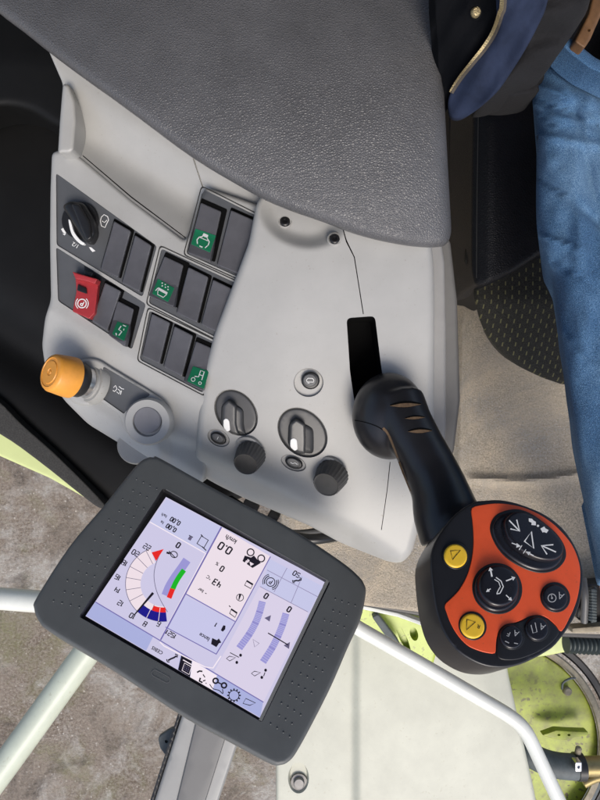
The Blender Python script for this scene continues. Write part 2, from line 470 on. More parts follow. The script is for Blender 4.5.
def speckle(name, base, cols, scale, fine, bump=.5, bdist=.01, patches=()):
    """dusty grainy ground: broad stains, grains of two sizes"""
    m = mat(name, base, .9); nt = m.node_tree; N = nt.nodes; Lk = nt.links; b = N['Principled BSDF']
    tc = N.new('ShaderNodeTexCoord')
    def nz(s, d=6, r=.6):
        n = N.new('ShaderNodeTexNoise'); n.inputs['Scale'].default_value = s; n.inputs['Detail'].default_value = d; n.inputs['Roughness'].default_value = r
        Lk.new(tc.outputs['Object'], n.inputs['Vector']); return n
    def ramp(src, p0, p1, c0, c1):
        r = N.new('ShaderNodeValToRGB'); r.color_ramp.elements[0].position = p0; r.color_ramp.elements[1].position = p1
        r.color_ramp.elements[0].color = (*c0, 1); r.color_ramp.elements[1].color = (*c1, 1); Lk.new(src, r.inputs['Fac']); return r
    n1 = nz(scale); r1 = ramp(n1.outputs['Fac'], .38, .62, cols[0], cols[1])
    n2 = nz(fine, 4, .8); r2 = ramp(n2.outputs['Fac'], .40, .62, (0, 0, 0), (1, 1, 1))
    mx = N.new('ShaderNodeMix'); mx.data_type = 'RGBA'; mx.blend_type = 'MIX'
    Lk.new(r2.outputs['Color'], mx.inputs['Factor']); Lk.new(r1.outputs['Color'], mx.inputs[6]); mx.inputs[7].default_value = (*cols[2], 1)
    v = N.new('ShaderNodeTexVoronoi'); v.inputs['Scale'].default_value = fine*.55; Lk.new(tc.outputs['Object'], v.inputs['Vector'])
    r3 = ramp(v.outputs['Distance'], .10, .24, (1, 1, 1), (0, 0, 0))
    n3 = nz(fine*.2, 3); r4 = ramp(n3.outputs['Fac'], .44, .60, (0, 0, 0), (1, 1, 1))
    mm = N.new('ShaderNodeMath'); mm.operation = 'MULTIPLY'; Lk.new(r3.outputs['Color'], mm.inputs[0]); Lk.new(r4.outputs['Color'], mm.inputs[1])
    mx2 = N.new('ShaderNodeMix'); mx2.data_type = 'RGBA'; Lk.new(mm.outputs[0], mx2.inputs['Factor'])
    Lk.new(mx.outputs[2], mx2.inputs[6]); mx2.inputs[7].default_value = (*cols[3], 1)
    last = mx2
    for (pc, ps, p0, p1, pa) in patches:
        q = nz(ps, 7, .7); q.inputs['Distortion'].default_value = .6
        r5 = ramp(q.outputs['Fac'], p0, p1, (0, 0, 0), (pa, pa, pa))
        mm2 = N.new('ShaderNodeMath'); mm2.operation = 'MULTIPLY'; Lk.new(r5.outputs['Color'], mm2.inputs[0])
        q2 = nz(fine*.7, 3, .7); Lk.new(ramp(q2.outputs['Fac'], .30, .62, (.25, .25, .25), (1, 1, 1)).outputs['Color'], mm2.inputs[1])
        mx3 = N.new('ShaderNodeMix'); mx3.data_type = 'RGBA'; Lk.new(mm2.outputs[0], mx3.inputs['Factor'])
        Lk.new(last.outputs[2], mx3.inputs[6]); mx3.inputs[7].default_value = (*pc, 1); last = mx3
    Lk.new(last.outputs[2], b.inputs['Base Color'])
    bp = N.new('ShaderNodeBump'); bp.inputs['Strength'].default_value = bump; bp.inputs['Distance'].default_value = bdist
    Lk.new(n2.outputs['Fac'], bp.inputs['Height']); Lk.new(bp.outputs['Normal'], b.inputs['Normal'])
    return m
M['ground'] = speckle('worn_concrete', (.2, .18, .16), [(.135, .098, .070), (.25, .20, .155), (.33, .28, .225), (.58, .53, .46)], 4, 85, bump=.8, patches=[((.20, .20, .085), 2.6, .52, .66, .7), ((.48, .45, .40), 3.3, .50, .62, .9), ((.075, .06, .048), 4.1, .52, .64, .85)])
M['floor'] = speckle('dusty_floor_mat', (.2, .18, .14), [(.42, .395, .355), (.70, .585, .425), (.37, .315, .235), (.80, .71, .57)], 6, 300, bump=1.0, bdist=.004, patches=[((.70, .58, .42), 4.5, .46, .60, .7), ((.24, .235, .225), 5.2, .54, .68, .6)])

# screen colours (the lit display)
S = .60
def scr(n, r, g, b, k=1.0): M[n] = emit(n, s2l(r, g, b), S*k)
scr('s_lav', 212, 207, 236); scr('s_head', 204, 205, 238); scr('s_warm', 224, 215, 238); scr('s_pink', 244, 230, 240); scr('s_lav2', 206, 205, 240); scr('s_ring', 246, 230, 238)
scr('s_bar', 160, 155, 218); scr('s_tool', 176, 182, 228); scr('s_line', 120, 112, 178); scr('s_black', 26, 22, 34); scr('s_grey', 104, 98, 128)
scr('s_red', 236, 40, 34); scr('s_green', 22, 186, 34); scr('s_blue', 26, 20, 140); scr('s_white', 252, 240, 250); scr('s_thin', 150, 142, 178)

# ------------------------------------------------------------------ THE SETTING
def ground():
    n = 40; V = []; Fc = []
    for i in range(2):
        for j in range(2): V.append((-60+120*i, -60+120*j, 0))
    return obj('ground', V, [(0, 2, 3, 1)], M['ground'], loc=(0, 0, 0), smooth=False)
tag(ground(), kind='structure')

# cab floor: one moulded mat with low ribs
def floor_d(x, y):
    d = 1.12+0*x
    rib = lambda cx, cy: None
    # raised fold near the front, raised edge along the console
    yc = 478+6*np.sin((x-470)/40.0)-.06*(x-470)
    d = d-.012*np.exp(-((y-yc)/4.0)**2)*np.clip((x-462)/14, 0, 1)
    xc = 463+np.clip(y-330, -60, 200)*-.02
    d = d-.012*np.exp(-((x-xc)/5.0)**2)*(y > 270)
    return d
fl = sheet('cab_floor', rounded([(280, -60), (660, -60), (660, 636), (560, 633), (420, 612), (352, 604), (280, 586)], 6), floor_d, M['floor'],
           bevel=4, thick=.03, step=2.8)
tag(fl, kind='structure')

# ------------------------------------------------------------------ ARMREST CONSOLE
con = thing('armrest_console', 'grey armrest console with leather pad, rocker switches, dials and an orange-capped push knob', 'console', P(270, 330, .95))

def tray_d(x, y):
    # concave storage tray: deeper along its middle
    ax, ay, bx, by = 66, 120, 200, 205
    t = ((x-ax)*(by-ay)-(y-ay)*(bx-ax))/math.hypot(bx-ax, by-ay)     # distance across the tray
    return .655+.022*np.exp(-((t+4)/26.0)**2)+.008*np.clip((x-185)/20, 0, 1)*0
sheet('storage_tray', rounded([(44, 40), (63, 84), (58, 152), (80, 160), (130, 204), (186, 247), (215, 262), (290, 262), (290, 150), (120, 40)], 4),
      tray_d, [M['housing'], M['seam_dark']], con, bevel=2, thick=.05, step=5,
      recess=[([(192.6, 158), (194.0, 158), (203.5, 187), (202.2, 187.5)], .004, .3, 0), ([(83, 155.2), (132, 196.8), (186, 237.5), (185.5, 238.3), (131.2, 197.8), (82.6, 156)], .003, .2, 1)])
sheet('tray_end_wall', rounded([(63, 84), (69, 84), (75, 100), (76.5, 120), (74, 150), (70, 153), (58, 153), (60, 120)], 3), .643, M['housing'], con, bevel=4, thick=.04, step=4)

# switch housing: flat switch face, then a crease down to a lower shelf
def below_crease(x, y):
    ax, ay, bx, by = 42, 306, 192, 396
    return ((y-ay)*(bx-ax)-(x-ax)*(by-ay))/math.hypot(bx-ax, by-ay)
def sw_plane(x, y): return .645+(260-np.asarray(x, float))*.00010+0*np.asarray(y, float)
def sw_d(x, y):
    t = np.clip(below_crease(x, y), 0, None)
    low = ((y-436)-(x-166)*.30)
    return sw_plane(x, y)+.016*(1-np.exp(-t/22.0))+np.clip(t-62, 0, 60)*.0006+.008/(1+np.exp(-low/2.2))*np.clip((x-160)/10, 0, 1)
bez = {  # dark switch plates
 'a': [(56, 173), (157, 246), (142.5, 297), (56.5, 245)],
 'b': [(56, 247), (146, 304), (132, 349.5), (58, 301)],
 'c': [(203, 189), (263, 219), (238, 277), (186, 253.5)],
 'd': [(161.5, 248.5), (238, 284), (215, 337), (148.5, 303)],
 'e': [(149.5, 310.5), (214, 342), (203, 393), (139.5, 359.5)],
}
rec = [(rounded(q, 3, 3), .0016, .6, 1) for q in bez.values()]
strip = rounded([(103, 366), (151, 394.5), (137, 404), (126, 411), (124, 414), (97, 395), (103, 385)], 3)
shelf_rec = [(strip, .0015, .6, 1)]
scoop = rounded([(97, 398), (122, 416), (125, 432), (110, 424), (100, 416)], 4)
house = [(52, 152), (64, 150), (80, 157), (132, 201), (185, 241), (191, 232), (199, 200), (205, 187), (262, 206), (272, 210), (262, 240), (250, 275), (240, 305), (228, 345), (217, 385), (212, 420), (208, 450), (204, 484), (190, 482), (124, 446),
         (88, 424), (64, 400), (46, 372), (42, 345), (45, 318), (51, 300), (50, 240), (50.5, 190)]
sheet('switch_housing', rounded(house, 6), sw_d, [M['housing'], M['plate']], con, bevel=4, thick=.06, step=4, recess=rec)
plat_d = lambda x, y: sw_d(x, y)-.007
sheet('shelf_platform', rounded([(72, 366), (84, 358), (98, 359), (110, 367), (153, 393), (166, 402), (170, 418), (166, 433), (156, 443), (143, 445), (129, 437), (122, 424), (118, 413), (98, 400), (90, 406), (76, 405), (66, 396), (64, 380)], 9), plat_d, [M['housing'], M['plate']], con, bevel=3.5, thick=.02, step=4, taper=-.06, recess=shelf_rec)
# thin dark lines round the right-hand plates
for k in 'cde':
    q = np.array(bez[k], float)
    Lo = rounded(inset(q, -2.6), 4, 3); Li = rounded(inset(q, -1.6), 4, 3)
    mk = Marks(sw_d, .0004); n = len(Lo)
    mk.add(np.concatenate([Lo, Li]), [(i, (i+1) % n, n+(i+1) % n, n+i) for i in range(n)], M['seam_dark'])
    mk.build('plate_gap', con)

PLATE = .0016
def icon_draw(mk, kind, Q, W):
    w = lambda pts, t=1.0, c=False: mk.line([Q(*p) for p in pts], t, W, closed=c)
    if kind == 'harvester':
        mk.poly([Q(.42, .10), Q(.66, .12), Q(.66, .30), Q(.40, .28)], W)
        w([(.44, .30), (.28, .42), (.22, .62)], 1.1); w([(.66, .32), (.80, .46), (.80, .68)], 1.1)
        w([(.22, .62), (.30, .84)], 1.0); w([(.42, .90), (.58, .90)], 1.2); w([(.78, .70), (.70, .88)], 1.0); w([(.30, .42), (.74, .44)], .7)
    elif kind == 'lights':
        for i, (u, v) in enumerate([(.30, .12), (.48, .10), (.66, .14), (.36, .27), (.54, .25), (.72, .29)]):
            c = Q(u, v); mk.poly(ellipse(c[0], c[1], .75, .75, n=8), W)
        mk.poly([Q(.20, .46), Q(.76, .46), Q(.78, .62), (Q(.24, .62))], W)
        w([(.24, .62), (.30, .88), (.66, .88), (.76, .60)], .9); w([(.20, .5), (.12, .74)], .9)
    elif kind == 'seat':
        w([(.52, .12), (.80, .12)], 1.0); w([(.42, .22), (.34, .50), (.62, .54), (.50, .86)], 1.2)
        w([(.24, .80), (.34, .92)], 1.3); w([(.70, .3), (.72, .42)], .9)
    elif kind == 'tractor':
        for (u, v, r) in ((.28, .76, 1.9), (.70, .80, 1.4)):
            c = Q(u, v); mk.line(ellipse(c[0], c[1], r, r, n=14), .7, W, closed=True)
        w([(.30, .55), (.52, .50), (.52, .12), (.74, .12), (.74, .60)], 1.0); w([(.52, .36), (.74, .36)], .8)
def rocker(q, icon=None, tile=None, label=None):
    q = [np.array(p, float) for p in q]; c = sum(q)/4
    Qm = quad(q)
    d0 = lambda x, y: sw_d(x, y)+PLATE
    # dark gap at the cap's top and right, its shade put in as a black sheet
    dr = (q[1]-q[0]); dr /= np.linalg.norm(dr); dn = (q[0]-q[3]); dn /= np.linalg.norm(dn)
    g_, h_ = (5.2, 4.4) if icon else (3.3, 2.7)
    fr = [q[0]-dr*.6+dn*h_, q[1]+dr*g_+dn*h_, q[2]+dr*g_+dn*1.0, q[3]-dr*.4+dn*.5]
    r = None
    ax = q[3]-q[0]; al = np.linalg.norm(ax); ax /= al
    def v_of(x, y): return np.clip(((x-q[0][0])*ax[0]+(y-q[0][1])*ax[1])/al, -.05, 1.05)
    if icon:
        def df(x, y):
            v = v_of(x, y)
            return d0(x, y)-.0030-.0012*np.clip(v/.56, 0, 1)-np.where(v >= .56, .0115*((v-.56)/.44), 0)
    else:
        def df(x, y):
            v = v_of(x, y)
            return d0(x, y)-.0042-.0016*(2*v-1)**2
    r = sheet('rocker_switch', rounded(q, 1.6, 3), df, [M['rocker']], con, bevel=1.3, thick=.009, step=3, angle=14 if icon else 40)
    if label: r['label'] = label
    sheet('switch_gap_shade', rounded(fr, 1.6, 3), lambda x, y: d0(x, y)-.0008, M['void'], r, bevel=.6, thick=.003, step=6)
    if icon:
        t = [np.array(p, float) for p in tile]
        sheet('symbol_tile', rounded(t, .8, 3), lambda x, y: df(x, y)-.0005, M['green'], r, bevel=.4, thick=.0006, step=3)
        mk = Marks(lambda x, y: df(x, y)-.0005, .0004)
        icon_draw(mk, icon, quad(t), M['white']); mk.build('symbol', r)
    return r
rocker([(114, 221), (131, 231), (118, 278), (100.5, 269)])
rocker([(135, 235), (151.5, 245.5), (139.5, 292), (122, 283)])
rocker([(105, 282.5), (121, 291), (107.5, 331), (92, 321)])
rocker([(117.5, 300.5), (134, 309), (125, 347), (108.5, 335)], 'seat', [(117.5, 321), (129, 325.5), (124, 341), (112, 334)], 'grey rocker switch with a green symbol tile, pressed at the top')
rocker([(201, 202.5), (221.5, 211.5), (210, 261), (188, 253)], 'harvester', [(195.5, 228.5), (216, 235.5), (210, 252.5), (191, 244)], 'grey rocker switch with a green machine symbol, topmost')
rocker([(231, 210), (256, 221), (238, 274), (217, 265)])
rocker([(164.5, 256), (183.5, 265), (173.5, 307), (148.5, 296)], 'lights', [(158, 278.5), (174.5, 288), (168, 302), (152, 293.5)], 'grey rocker switch with a green lamp symbol')
rocker([(188.5, 267), (208.5, 277), (197, 323), (176.5, 313)])
rocker([(213, 279.5), (235, 290), (220, 334), (201, 324.5)])
rocker([(152, 313.5), (170, 322.5), (159.5, 364), (142, 356)])
rocker([(174.5, 326), (193, 335.5), (182, 377), (163.5, 367)])
rocker([(196, 341), (214, 349), (203, 391), (184, 382)], 'tractor', [(193, 366), (209, 371), (204, 389), (187, 381)], 'grey rocker switch with a green symbol, half behind the dial housing')

# red guarded switch
rd = lambda x, y: sw_d(x, y)-.006
def red_d(x, y):
    ax = np.array([-6, 46.0]); al = 46.4
    v = np.clip(((x-88)*ax[0]+(y-273)*ax[1])/al/al, 0, 1)
    return sw_d(x, y)-.004-.007*v
red = sheet('guarded_switch', rounded([(75, 272), (99, 279.5), (95, 313), (89.5, 319), (72.5, 311.5), (76.5, 291)], 1.5), red_d, M['red'], con, bevel=1.2, thick=.014, step=3)
red['label'] = 'red guarded rocker switch with a round white symbol'
sheet('guard_ledge', rounded([(72.5, 271.5), (78, 273.5), (97.5, 279), (95, 284), (86, 281), (75.5, 279)], 1.2), lambda x, y: sw_d(x, y)-.016, M['red'], red, bevel=1.2, thick=.012, step=3)
sheet('guard_notch', rounded([(85, 270), (93, 273), (91.5, 277), (84, 275)], 1), lambda x, y: sw_d(x, y)-.008, M['black'], red, bevel=.8, thick=.007, step=3)
sheet('latch', rounded([(78, 284), (86.5, 288), (87, 294), (77, 290.5)], 1.4), lambda x, y: red_d(x, y)-.0025, M['black'], red, bevel=1, thick=.004, step=3)
mk = Marks(red_d, .0004)
mk.line(ellipse(82, 303.5, 4.3, 4.3, n=24), 1.1, M['white'], closed=True)
for s in (0, 1):
    t = np.linspace(R(-50+180*s), R(50+180*s), 9); mk.line(np.stack([82+6.3*np.cos(t), 303.5+6.3*np.sin(t)], 1), .8, M['white'])
mk.text('P', (82, 303.5), 5, (-.9, -.42), M['white'], bold=.02); mk.build('symbol', red)
sheet('switch_gap_shade', rounded([(84, 264), (110, 279), (93, 322), (88, 320)], 1.5), lambda x, y: sw_d(x, y)+PLATE-.0004, M['black'], con, bevel=.6, thick=.002, step=5)  # black sheet standing for the dark gap beside the red switch

# ignition rotary switch
ig = lathe('rotary_switch', P(81, 221, .664), (-.06, .0, 1), [(.0205, 0), (.0205, .003), (.0195, .0045)], M['black'], con, n=48)
ig['label'] = 'black rotary switch with a white pointer bar, on the dark plate'
def igd(x, y): return sw_d(x, y)-.0045
sheet('grip', rounded([(62, 206), (70, 201), (84, 203), (94, 219), (96, 233), (91, 243), (84, 241), (75, 226)], 4), lambda x, y: igd(x, y)-.010, M['black'], ig, bevel=4.5, thick=.014, step=3)
sheet('grip_ridge', rounded([(71, 204), (79, 203.5), (90, 222), (92, 238), (87, 241), (80, 226)], 3), lambda x, y: igd(x, y)-.0135, M['black'], ig, bevel=2.0, thick=.006, step=3)
sheet('pointer', catmull([(68.5, 220.5), (70.6, 221), (74, 231.5), (80, 239.6), (84.5, 243), (83.2, 244.6), (78.6, 242.6), (71.6, 234)], 5), lambda x, y: igd(x, y)-.0045, M['white'], ig, bevel=.5, thick=.004, step=3)
pm = lambda: Marks(lambda x, y: sw_d(x, y)+PLATE, .0004)
mk = pm(); mk.line([(101.5, 217), (104, 214.6), (107.6, 216.5), (108.6, 220), (106.5, 224), (105, 227.5), (101.5, 226), (100.3, 221)], .75, M['white'], closed=True)
mk.line([(102, 221), (104.5, 222.5), (107, 220)], .7, M['white']); mk.build('printed_symbol', con)
mk = pm(); mk.poly([(61, 229), (64, 227.5), (66.5, 231), (65.5, 234), (63, 232.5)], M['white']); mk.poly([(62.5, 233.5), (66, 234), (64.5, 235.4)], M['white']); mk.build('printed_symbol', con)
mk = pm(); mk.poly([(89, 247), (91.5, 247.5), (95.5, 251), (92.5, 252), (90.5, 249.8)], M['white']); mk.build('printed_symbol', con)
mk = pm(); mk.text('1/2', (75, 245), 4.2, (-.86, -.5), M['white']); mk.build('printed_symbol', con)

# label strip text on the shelf
mk = Marks(lambda x, y: plat_d(x, y)+.0015, .0004)
for pts in ([(105.5, 383), (107.5, 380.8), (109, 384.3), (107, 386.5)], [(110, 384.5), (112.4, 386.6), (110.8, 389.2), (108.6, 387)], [(111, 381.8), (113.6, 384), (116, 384.6)],
            [(104.8, 385.8), (106.8, 387)], [(113.5, 386), (112.4, 390)]):
    mk.line([(a+8, b+4.6) for a, b in pts], .75, M['white'])
mk.build('printed_symbol', con)

# ring boss with a grey cap, and the post under it
cb = P(146, 419, .656)
boss = lathe('ring_boss', cb+Vector((.004, 0, -.045)), (-.02, -.06, 1), [(.0258, 0), (.0258, .048), (.0240, .0510), (.0162, .0512), (.0154, .0500), (.0152, .047)], M['housing'], con, n=56)
lathe('boss_cap', cb+Vector((.0030, -.0004, .0005)), (-.02, -.06, 1), [(.0150, 0), (.0150, .005), (.0135, .0062)], mat('cap_grey', (.19, .19, .205), .45, var=.12, vscale=60), boss, n=40)
lathe('boss_post', P(141, 444, .705), (0, 0, 1), [(.022, 0), (.022, .02), (.020, .024)], M['housing2'], con, n=36)

# orange-capped push knob
ax = (-.58, .20, .78); b0 = P(88, 382, .668)
kn = lathe('push_knob', b0-Vector(ax)*.012, ax, [(.0235, 0), (.0235, .004), (.0215, .009), (.019, .0095), (.0185, .012)], M['housing2'], con, n=48)
kn['label'] = 'orange push knob on a bright metal stem with a black collar'
A = Vector(ax).normalized()
lathe('stem', b0-A*.002, ax, [(.0165, 0), (.0165, .010), (.015, .011)], M['chrome'], kn, n=40)
lathe('collar', b0+A*.008, ax, [(.0185, 0), (.0195, .002), (.0195, .010), (.0185, .012)], M['black'], kn, n=40)
lathe('cap', b0+A*.019, ax, [(.0205, 0), (.0225, .0015), (.0225, .006), (.0205, .024), (.0190, .0265), (.0160, .0275), (.0156, .0268), (.0125, .0268), (.0120, .0277), (.0040, .0279), (.0036, .0272), (.0022, .0272), (.0018, .0280)], M['orange_cap'], kn, n=56, angle=50)

# dial housing: raised lobe + right strip, one moulding, with slot and seam
def lob_d(x, y):
    x = np.asarray(x, float); y = np.asarray(y, float)
    d = .622+.033*np.clip((y-215)/225, 0, 3)**1.5
    d = d+.012*np.clip((y-500)/40, 0, 2)**2*0
    # scoop in front of the pad, with the two screws
    u = ((x-303)*.958+(y-212)*.287)/47; v = (-(x-303)*.287+(y-212)*.958)/36
    sc = np.clip((1.05-u*u-v*v)/.75, 0, 1); d = d+.014*sc*sc*(3-2*sc)
    # soft hollow either side of the seam
    d = d-.003*np.exp(-((x-300)/70)**2)+.009*np.clip((300-x)/95, 0, 1)**2*np.clip((470-y)/200, .15, 1)
    # lower lip
    lip = ((y-455)*190-(x-197)*95)/212
    d = d+.022/(1+np.exp(-(lip-3)/4.0))*np.clip((412-x)/60, 0, 1)
    return d
lobe = [(256, 205), (262, 195), (300, 180), (426, 226), (431, 240), (433.5, 262), (434.5, 300), (434, 440), (430, 480), (417, 535), (412, 553), (402, 563), (389, 562), (341, 543), (308, 525), (246, 499), (214, 483), (196, 472),
        (196, 445), (198, 420), (203.5, 375), (215, 332), (234, 282), (249, 242)]
slot = rounded([(346.5, 318), (375, 316), (381, 365), (388, 412), (356, 412), (350, 372)], 5)
seam1 = [(342.2, 228), (343.2, 228), (346.7, 240), (354.8, 257), (363.8, 314), (362.9, 314.2), (353.9, 257.4), (346, 242)]
seam2 = [(389.7, 462), (390.5, 462), (387.5, 490), (381.7, 530), (381.0, 530), (386.8, 490)]
def well(cx, cy, rx, ry, a, dep): return (ellipse(cx, cy, rx, ry, a, 44), dep, 1.0, 0)
DI = [(236, 412.5, 19.5, 25.5, -38), (302.5, 432.5, 22, 28, -45)]
wells = [well(*d, .005) for d in DI] + [well(308.5, 382.5, 15.0, 14.5, 0, .004), well(218.5, 438, 11.8, 8.2, 28, .003), well(293.5, 463, 13.2, 7.6, 22, .003)]
lobe_o = sheet('dial_housing', rounded(lobe, 7), lob_d, [M['housing'], M['void']], con, bevel=7, thick=.05, step=2.7, bprof=1.1,
      recess=wells+[(slot, .035, 1.2, 1), (seam1, .003, .2, 1), (seam2, .003, .2, 1)])
# flank below the right edge, its side shading put into darker greys
sheet('side_step', rounded([(420, 228), (440, 232), (444.5, 262), (446, 330), (446, 430), (440, 476), (424, 520), (412, 530), (410, 440)], 4), lambda x, y: lob_d(x, y)+.013, mat('flank_shade_grey', (.27, .265, .255), .5, var=.12, vscale=30), con, bevel=3, thick=.05, step=6)
sheet('side_panel', rounded([(430, 234), (450, 240), (457, 300), (460, 400), (454, 450), (440, 490), (425, 522), (415, 522), (430, 440)], 4), lambda x, y: lob_d(x, y)+.034, mat('side_shade_grey', (.13, .127, .12), .5, var=.15, vscale=30), con, bevel=3, thick=.09, step=6)
# screws
for (x, y) in ((285, 222), (334.5, 239.5)):
    s = lathe('screw', P(x, y, float(lob_d(x, y))+.001), (0, .25, 1), [(.0078, 0), (.0078, .0012), (.0066, .0018), (.0060, .0008)], M['housing2'], con, n=28)
    lathe('screw_head', P(x, y, float(lob_d(x, y))+.0005), (0, .25, 1), [(.0054, 0), (.0054, .0018), (.0044, .0028), (.0024, .0028), (.0022, .0012)], M['black'], s, n=24)
# rotary dials
def dial(cx, cy, rx, ry, a, g, ptr):
    base = lambda x, y: lob_d(x, y)+.0052
    d = sheet('rotary_dial', ellipse(cx, cy, rx-.9, ry-.9, a, 44), lambda x, y: base(x, y)-.003, M['dial'], con, bevel=2.2, thick=.004, step=4)
    d['label'] = 'dark grey rotary dial with a raised grip and white pointer, ' + ('left of the pair' if cx < 260 else 'right of the pair')
    G = np.array(g, float)
    def gd(x, y):   # the grip rises towards the top end
        v = np.clip((y-(cy-20))/40, 0, 1)
        return base(x, y)-.0165+.003*v
    sheet('grip', rounded(G, 2.2), gd, M['dial'], d, bevel=2.4, thick=.015, step=3, taper=-.12)
    fl_ = G.copy(); gx_ = G[:, 0].mean()
    fl_[:, 0] = np.where(fl_[:, 0] > gx_, fl_[:, 0]+rx*.42, fl_[:, 0]-1.5); fl_[:, 1] = cy+(fl_[:, 1]-cy)*.92+np.where(fl_[:, 0] > gx_, ry*.10, 0)
    sheet('grip_flank', rounded(fl_, 5), lambda x, y: base(x, y)-.0085+.00030*np.clip(x-cx, 0, 40), M['dial'], d, bevel=4.5, thick=.006, step=3)
    sheet('pointer', rounded(np.array(ptr, float), 2), lambda x, y: gd(x, y)-.0008, M['white'], d, bevel=.6, thick=.003, step=3)
dial(*DI[0], [(223, 405), (228.5, 400), (236, 406), (236, 424), (239, 434.5), (231.5, 434), (222, 426)], [(223.5, 419.5), (227, 418.2), (229.3, 421), (230.2, 430.5), (227, 431.8), (223.4, 427)])
dial(*DI[1], [(290, 424), (296, 419), (305, 424.5), (305.5, 441), (305, 453.5), (298, 453), (289, 446)], [(290.3, 439.5), (294, 437.8), (297, 440), (297.6, 449.5), (294.6, 451), (290.2, 447)])
# small push buttons
def push(cx, cy, rx, ry, a, dep, glyph):
    b = sheet('push_button', ellipse(cx, cy, rx, ry, a, 32), lambda x, y: lob_d(x, y)-.003+dep, M['black'], con, bevel=2, thick=.009, step=3)
    sheet('button_face', ellipse(cx-.6, cy-.4, rx*.74, ry*.70, a, 28), lambda x, y: lob_d(x, y)-.0042+dep, mat('button_grey', (.085, .087, .09), .4, var=.2, vscale=200), b, bevel=.8, thick=.002, step=3)
    mk = Marks(lambda x, y: lob_d(x, y)-.0042+dep, .0004)
    if glyph == 'car':
        mk.line([(cx-4, cy-.5), (cx-2.5, cy-2.3), (cx+2, cy-2.1), (cx+3.4, cy-.2), (cx+3, cy+1.6), (cx-3.6, cy+1.4)], .6, M['white'], closed=True)
        mk.line([(cx-3, cy+2.4), (cx-1, cy+2.6)], .6, M['white'])
    elif glyph == '1': mk.text('I', (cx-.6, cy-.2), 3.2, (-.9, -.4), M['white'])
    else: mk.line([(cx-3.6, cy-.6), (cx-1.2, cy+.6), (cx+1, cy-.2), (cx+3.4, cy+1.4)], .7, M['white']); 
    mk.build('printed_symbol', b)
push(310.5, 380.5, 9.2, 8.8, 0, .001, 'car'); push(218.3, 438.3, 8.4, 5.6, 28, .001, '1'); push(294, 463, 9.2, 5.6, 22, .001, 'a')
# ribbed knobs on short stems
for (x, y, r, tx, ty) in ((252, 452.5, .0160, 245.5, 464.5), (333.5, 472.5, .0176, 326, 485)):
    D0 = float(lob_d(x, y))
    base = P(x, y, D0+.002); top = P(tx, ty, D0-.019); A = (top-base).normalized(); h = (top-base).length
    w = lathe('knob_collar', P(x-3.5, y-4.5, D0+.003), A, [(.0158, 0), (.0158, .0035), (.0135, .005), (.0130, .003)], M['housing2'], con, n=36)
    k = lathe('control_knob', base, A, [(r*.80, 0), (r*1.04, .003), (r*1.04, h*.2), (r*.86, h*.93), (r*.79, h), (r*.74, h*.985), (r*.72, h*.975)], M['knob'], con, flutes=24, fdep=.0007, frange=(.002, h*.95))

# leather armrest pad
def pad_d(x, y):
    x = np.asarray(x, float); y = np.asarray(y, float)
    d = .553+.026*((y-70)/170)**2*np.where(y < 70, .7, 1)+.018*((x-330)/330)**2+.010*np.clip((x-380)/70, 0, 1)**2
    return d
pad = [(-90, -90), (-40, -20), (0, 14), (25, 33), (50, 53), (82, 77), (110, 97), (140, 119), (190, 156), (235, 183), (266, 200), (298, 213), (330, 224), (365, 237), (405, 245.5), (434, 247.5), (446, 244), (451, 232), (450, 205),
       (447, 150), (444, 90), (441, 20), (440, -90)]
sheet('armrest_pad', catmull(pad[:1]+pad[1:], 4), pad_d, M['leather'], con, bevel=11, thick=.022, step=8, bprof=.95, taper=.045)
sheet('pad_base', catmull([(p[0]*.985+2, p[1]-7.0) for p in pad], 4), lambda x, y: pad_d(x, y)+.024, M['pillar_dark'], con, bevel=1.5, thick=.022, step=12, taper=.02)

# ------------------------------------------------------------------ MONITOR
o_ = Vector((.0229232, -.16642241, H-.55107366)); ex = Vector((-.15207702, .07293046, -.02819089)); ey = Vector((-.07399553, -.12338202, .08221011))
mn = ex.cross(ey).normalized()
if mn.z < 0: mn = -mn
mon = thing('monitor', 'grey terminal monitor with a lit colour display and dimpled side grips', 'monitor', o_+ex*.5+ey*.4-mn*.03)
face_d = plane(o_+mn*.005, mn)
scr_d = plane(o_, mn)
mbz = [(147, 456.5), (153, 456), (160, 457), (209, 484.5), (250, 506), (293, 528.5), (341, 560), (359, 575), (365, 583.5), (366.5, 593), (361, 619), (348, 648), (332, 685), (314, 721), (297, 752), (289, 761.5), (281, 765), (270, 763),
       (229, 741), (183, 716), (110, 668), (50, 632), (38, 621), (33, 608), (36, 596), (69, 545), (102, 506), (135, 465)]
scrq = [(163, 488), (330.5, 582.3), (262, 722.5), (79, 616.8)]
back = tuple(-mn)
hs = sheet('monitor_housing', catmull(mbz, 4), face_d, [M['bezel'], M['black']], mon, bevel=4.5, thick=.03, step=6, axis=back, recess=[(rounded(scrq, 2.5, 3), .0058, 1.3, 1)])
sheet('rear_cover', inset(catmull(mbz, 4), 3.0), plane(o_-mn*.022, mn), M['bezel'], mon, bevel=1, thick=.03, step=14, axis=back, taper=.15)
# grey chamfer on the reading side of the recess
mk = Marks(plane(o_+mn*.0052, mn), .0)
mk.line([(327.6, 580.6), (260.2, 720.6)], 3.4, M['bezel_edge']); mk.line([(166, 489.3), (328, 580.6)], 1.0, M['bezel_edge'])
mk.build('screen_chamfer', hs)
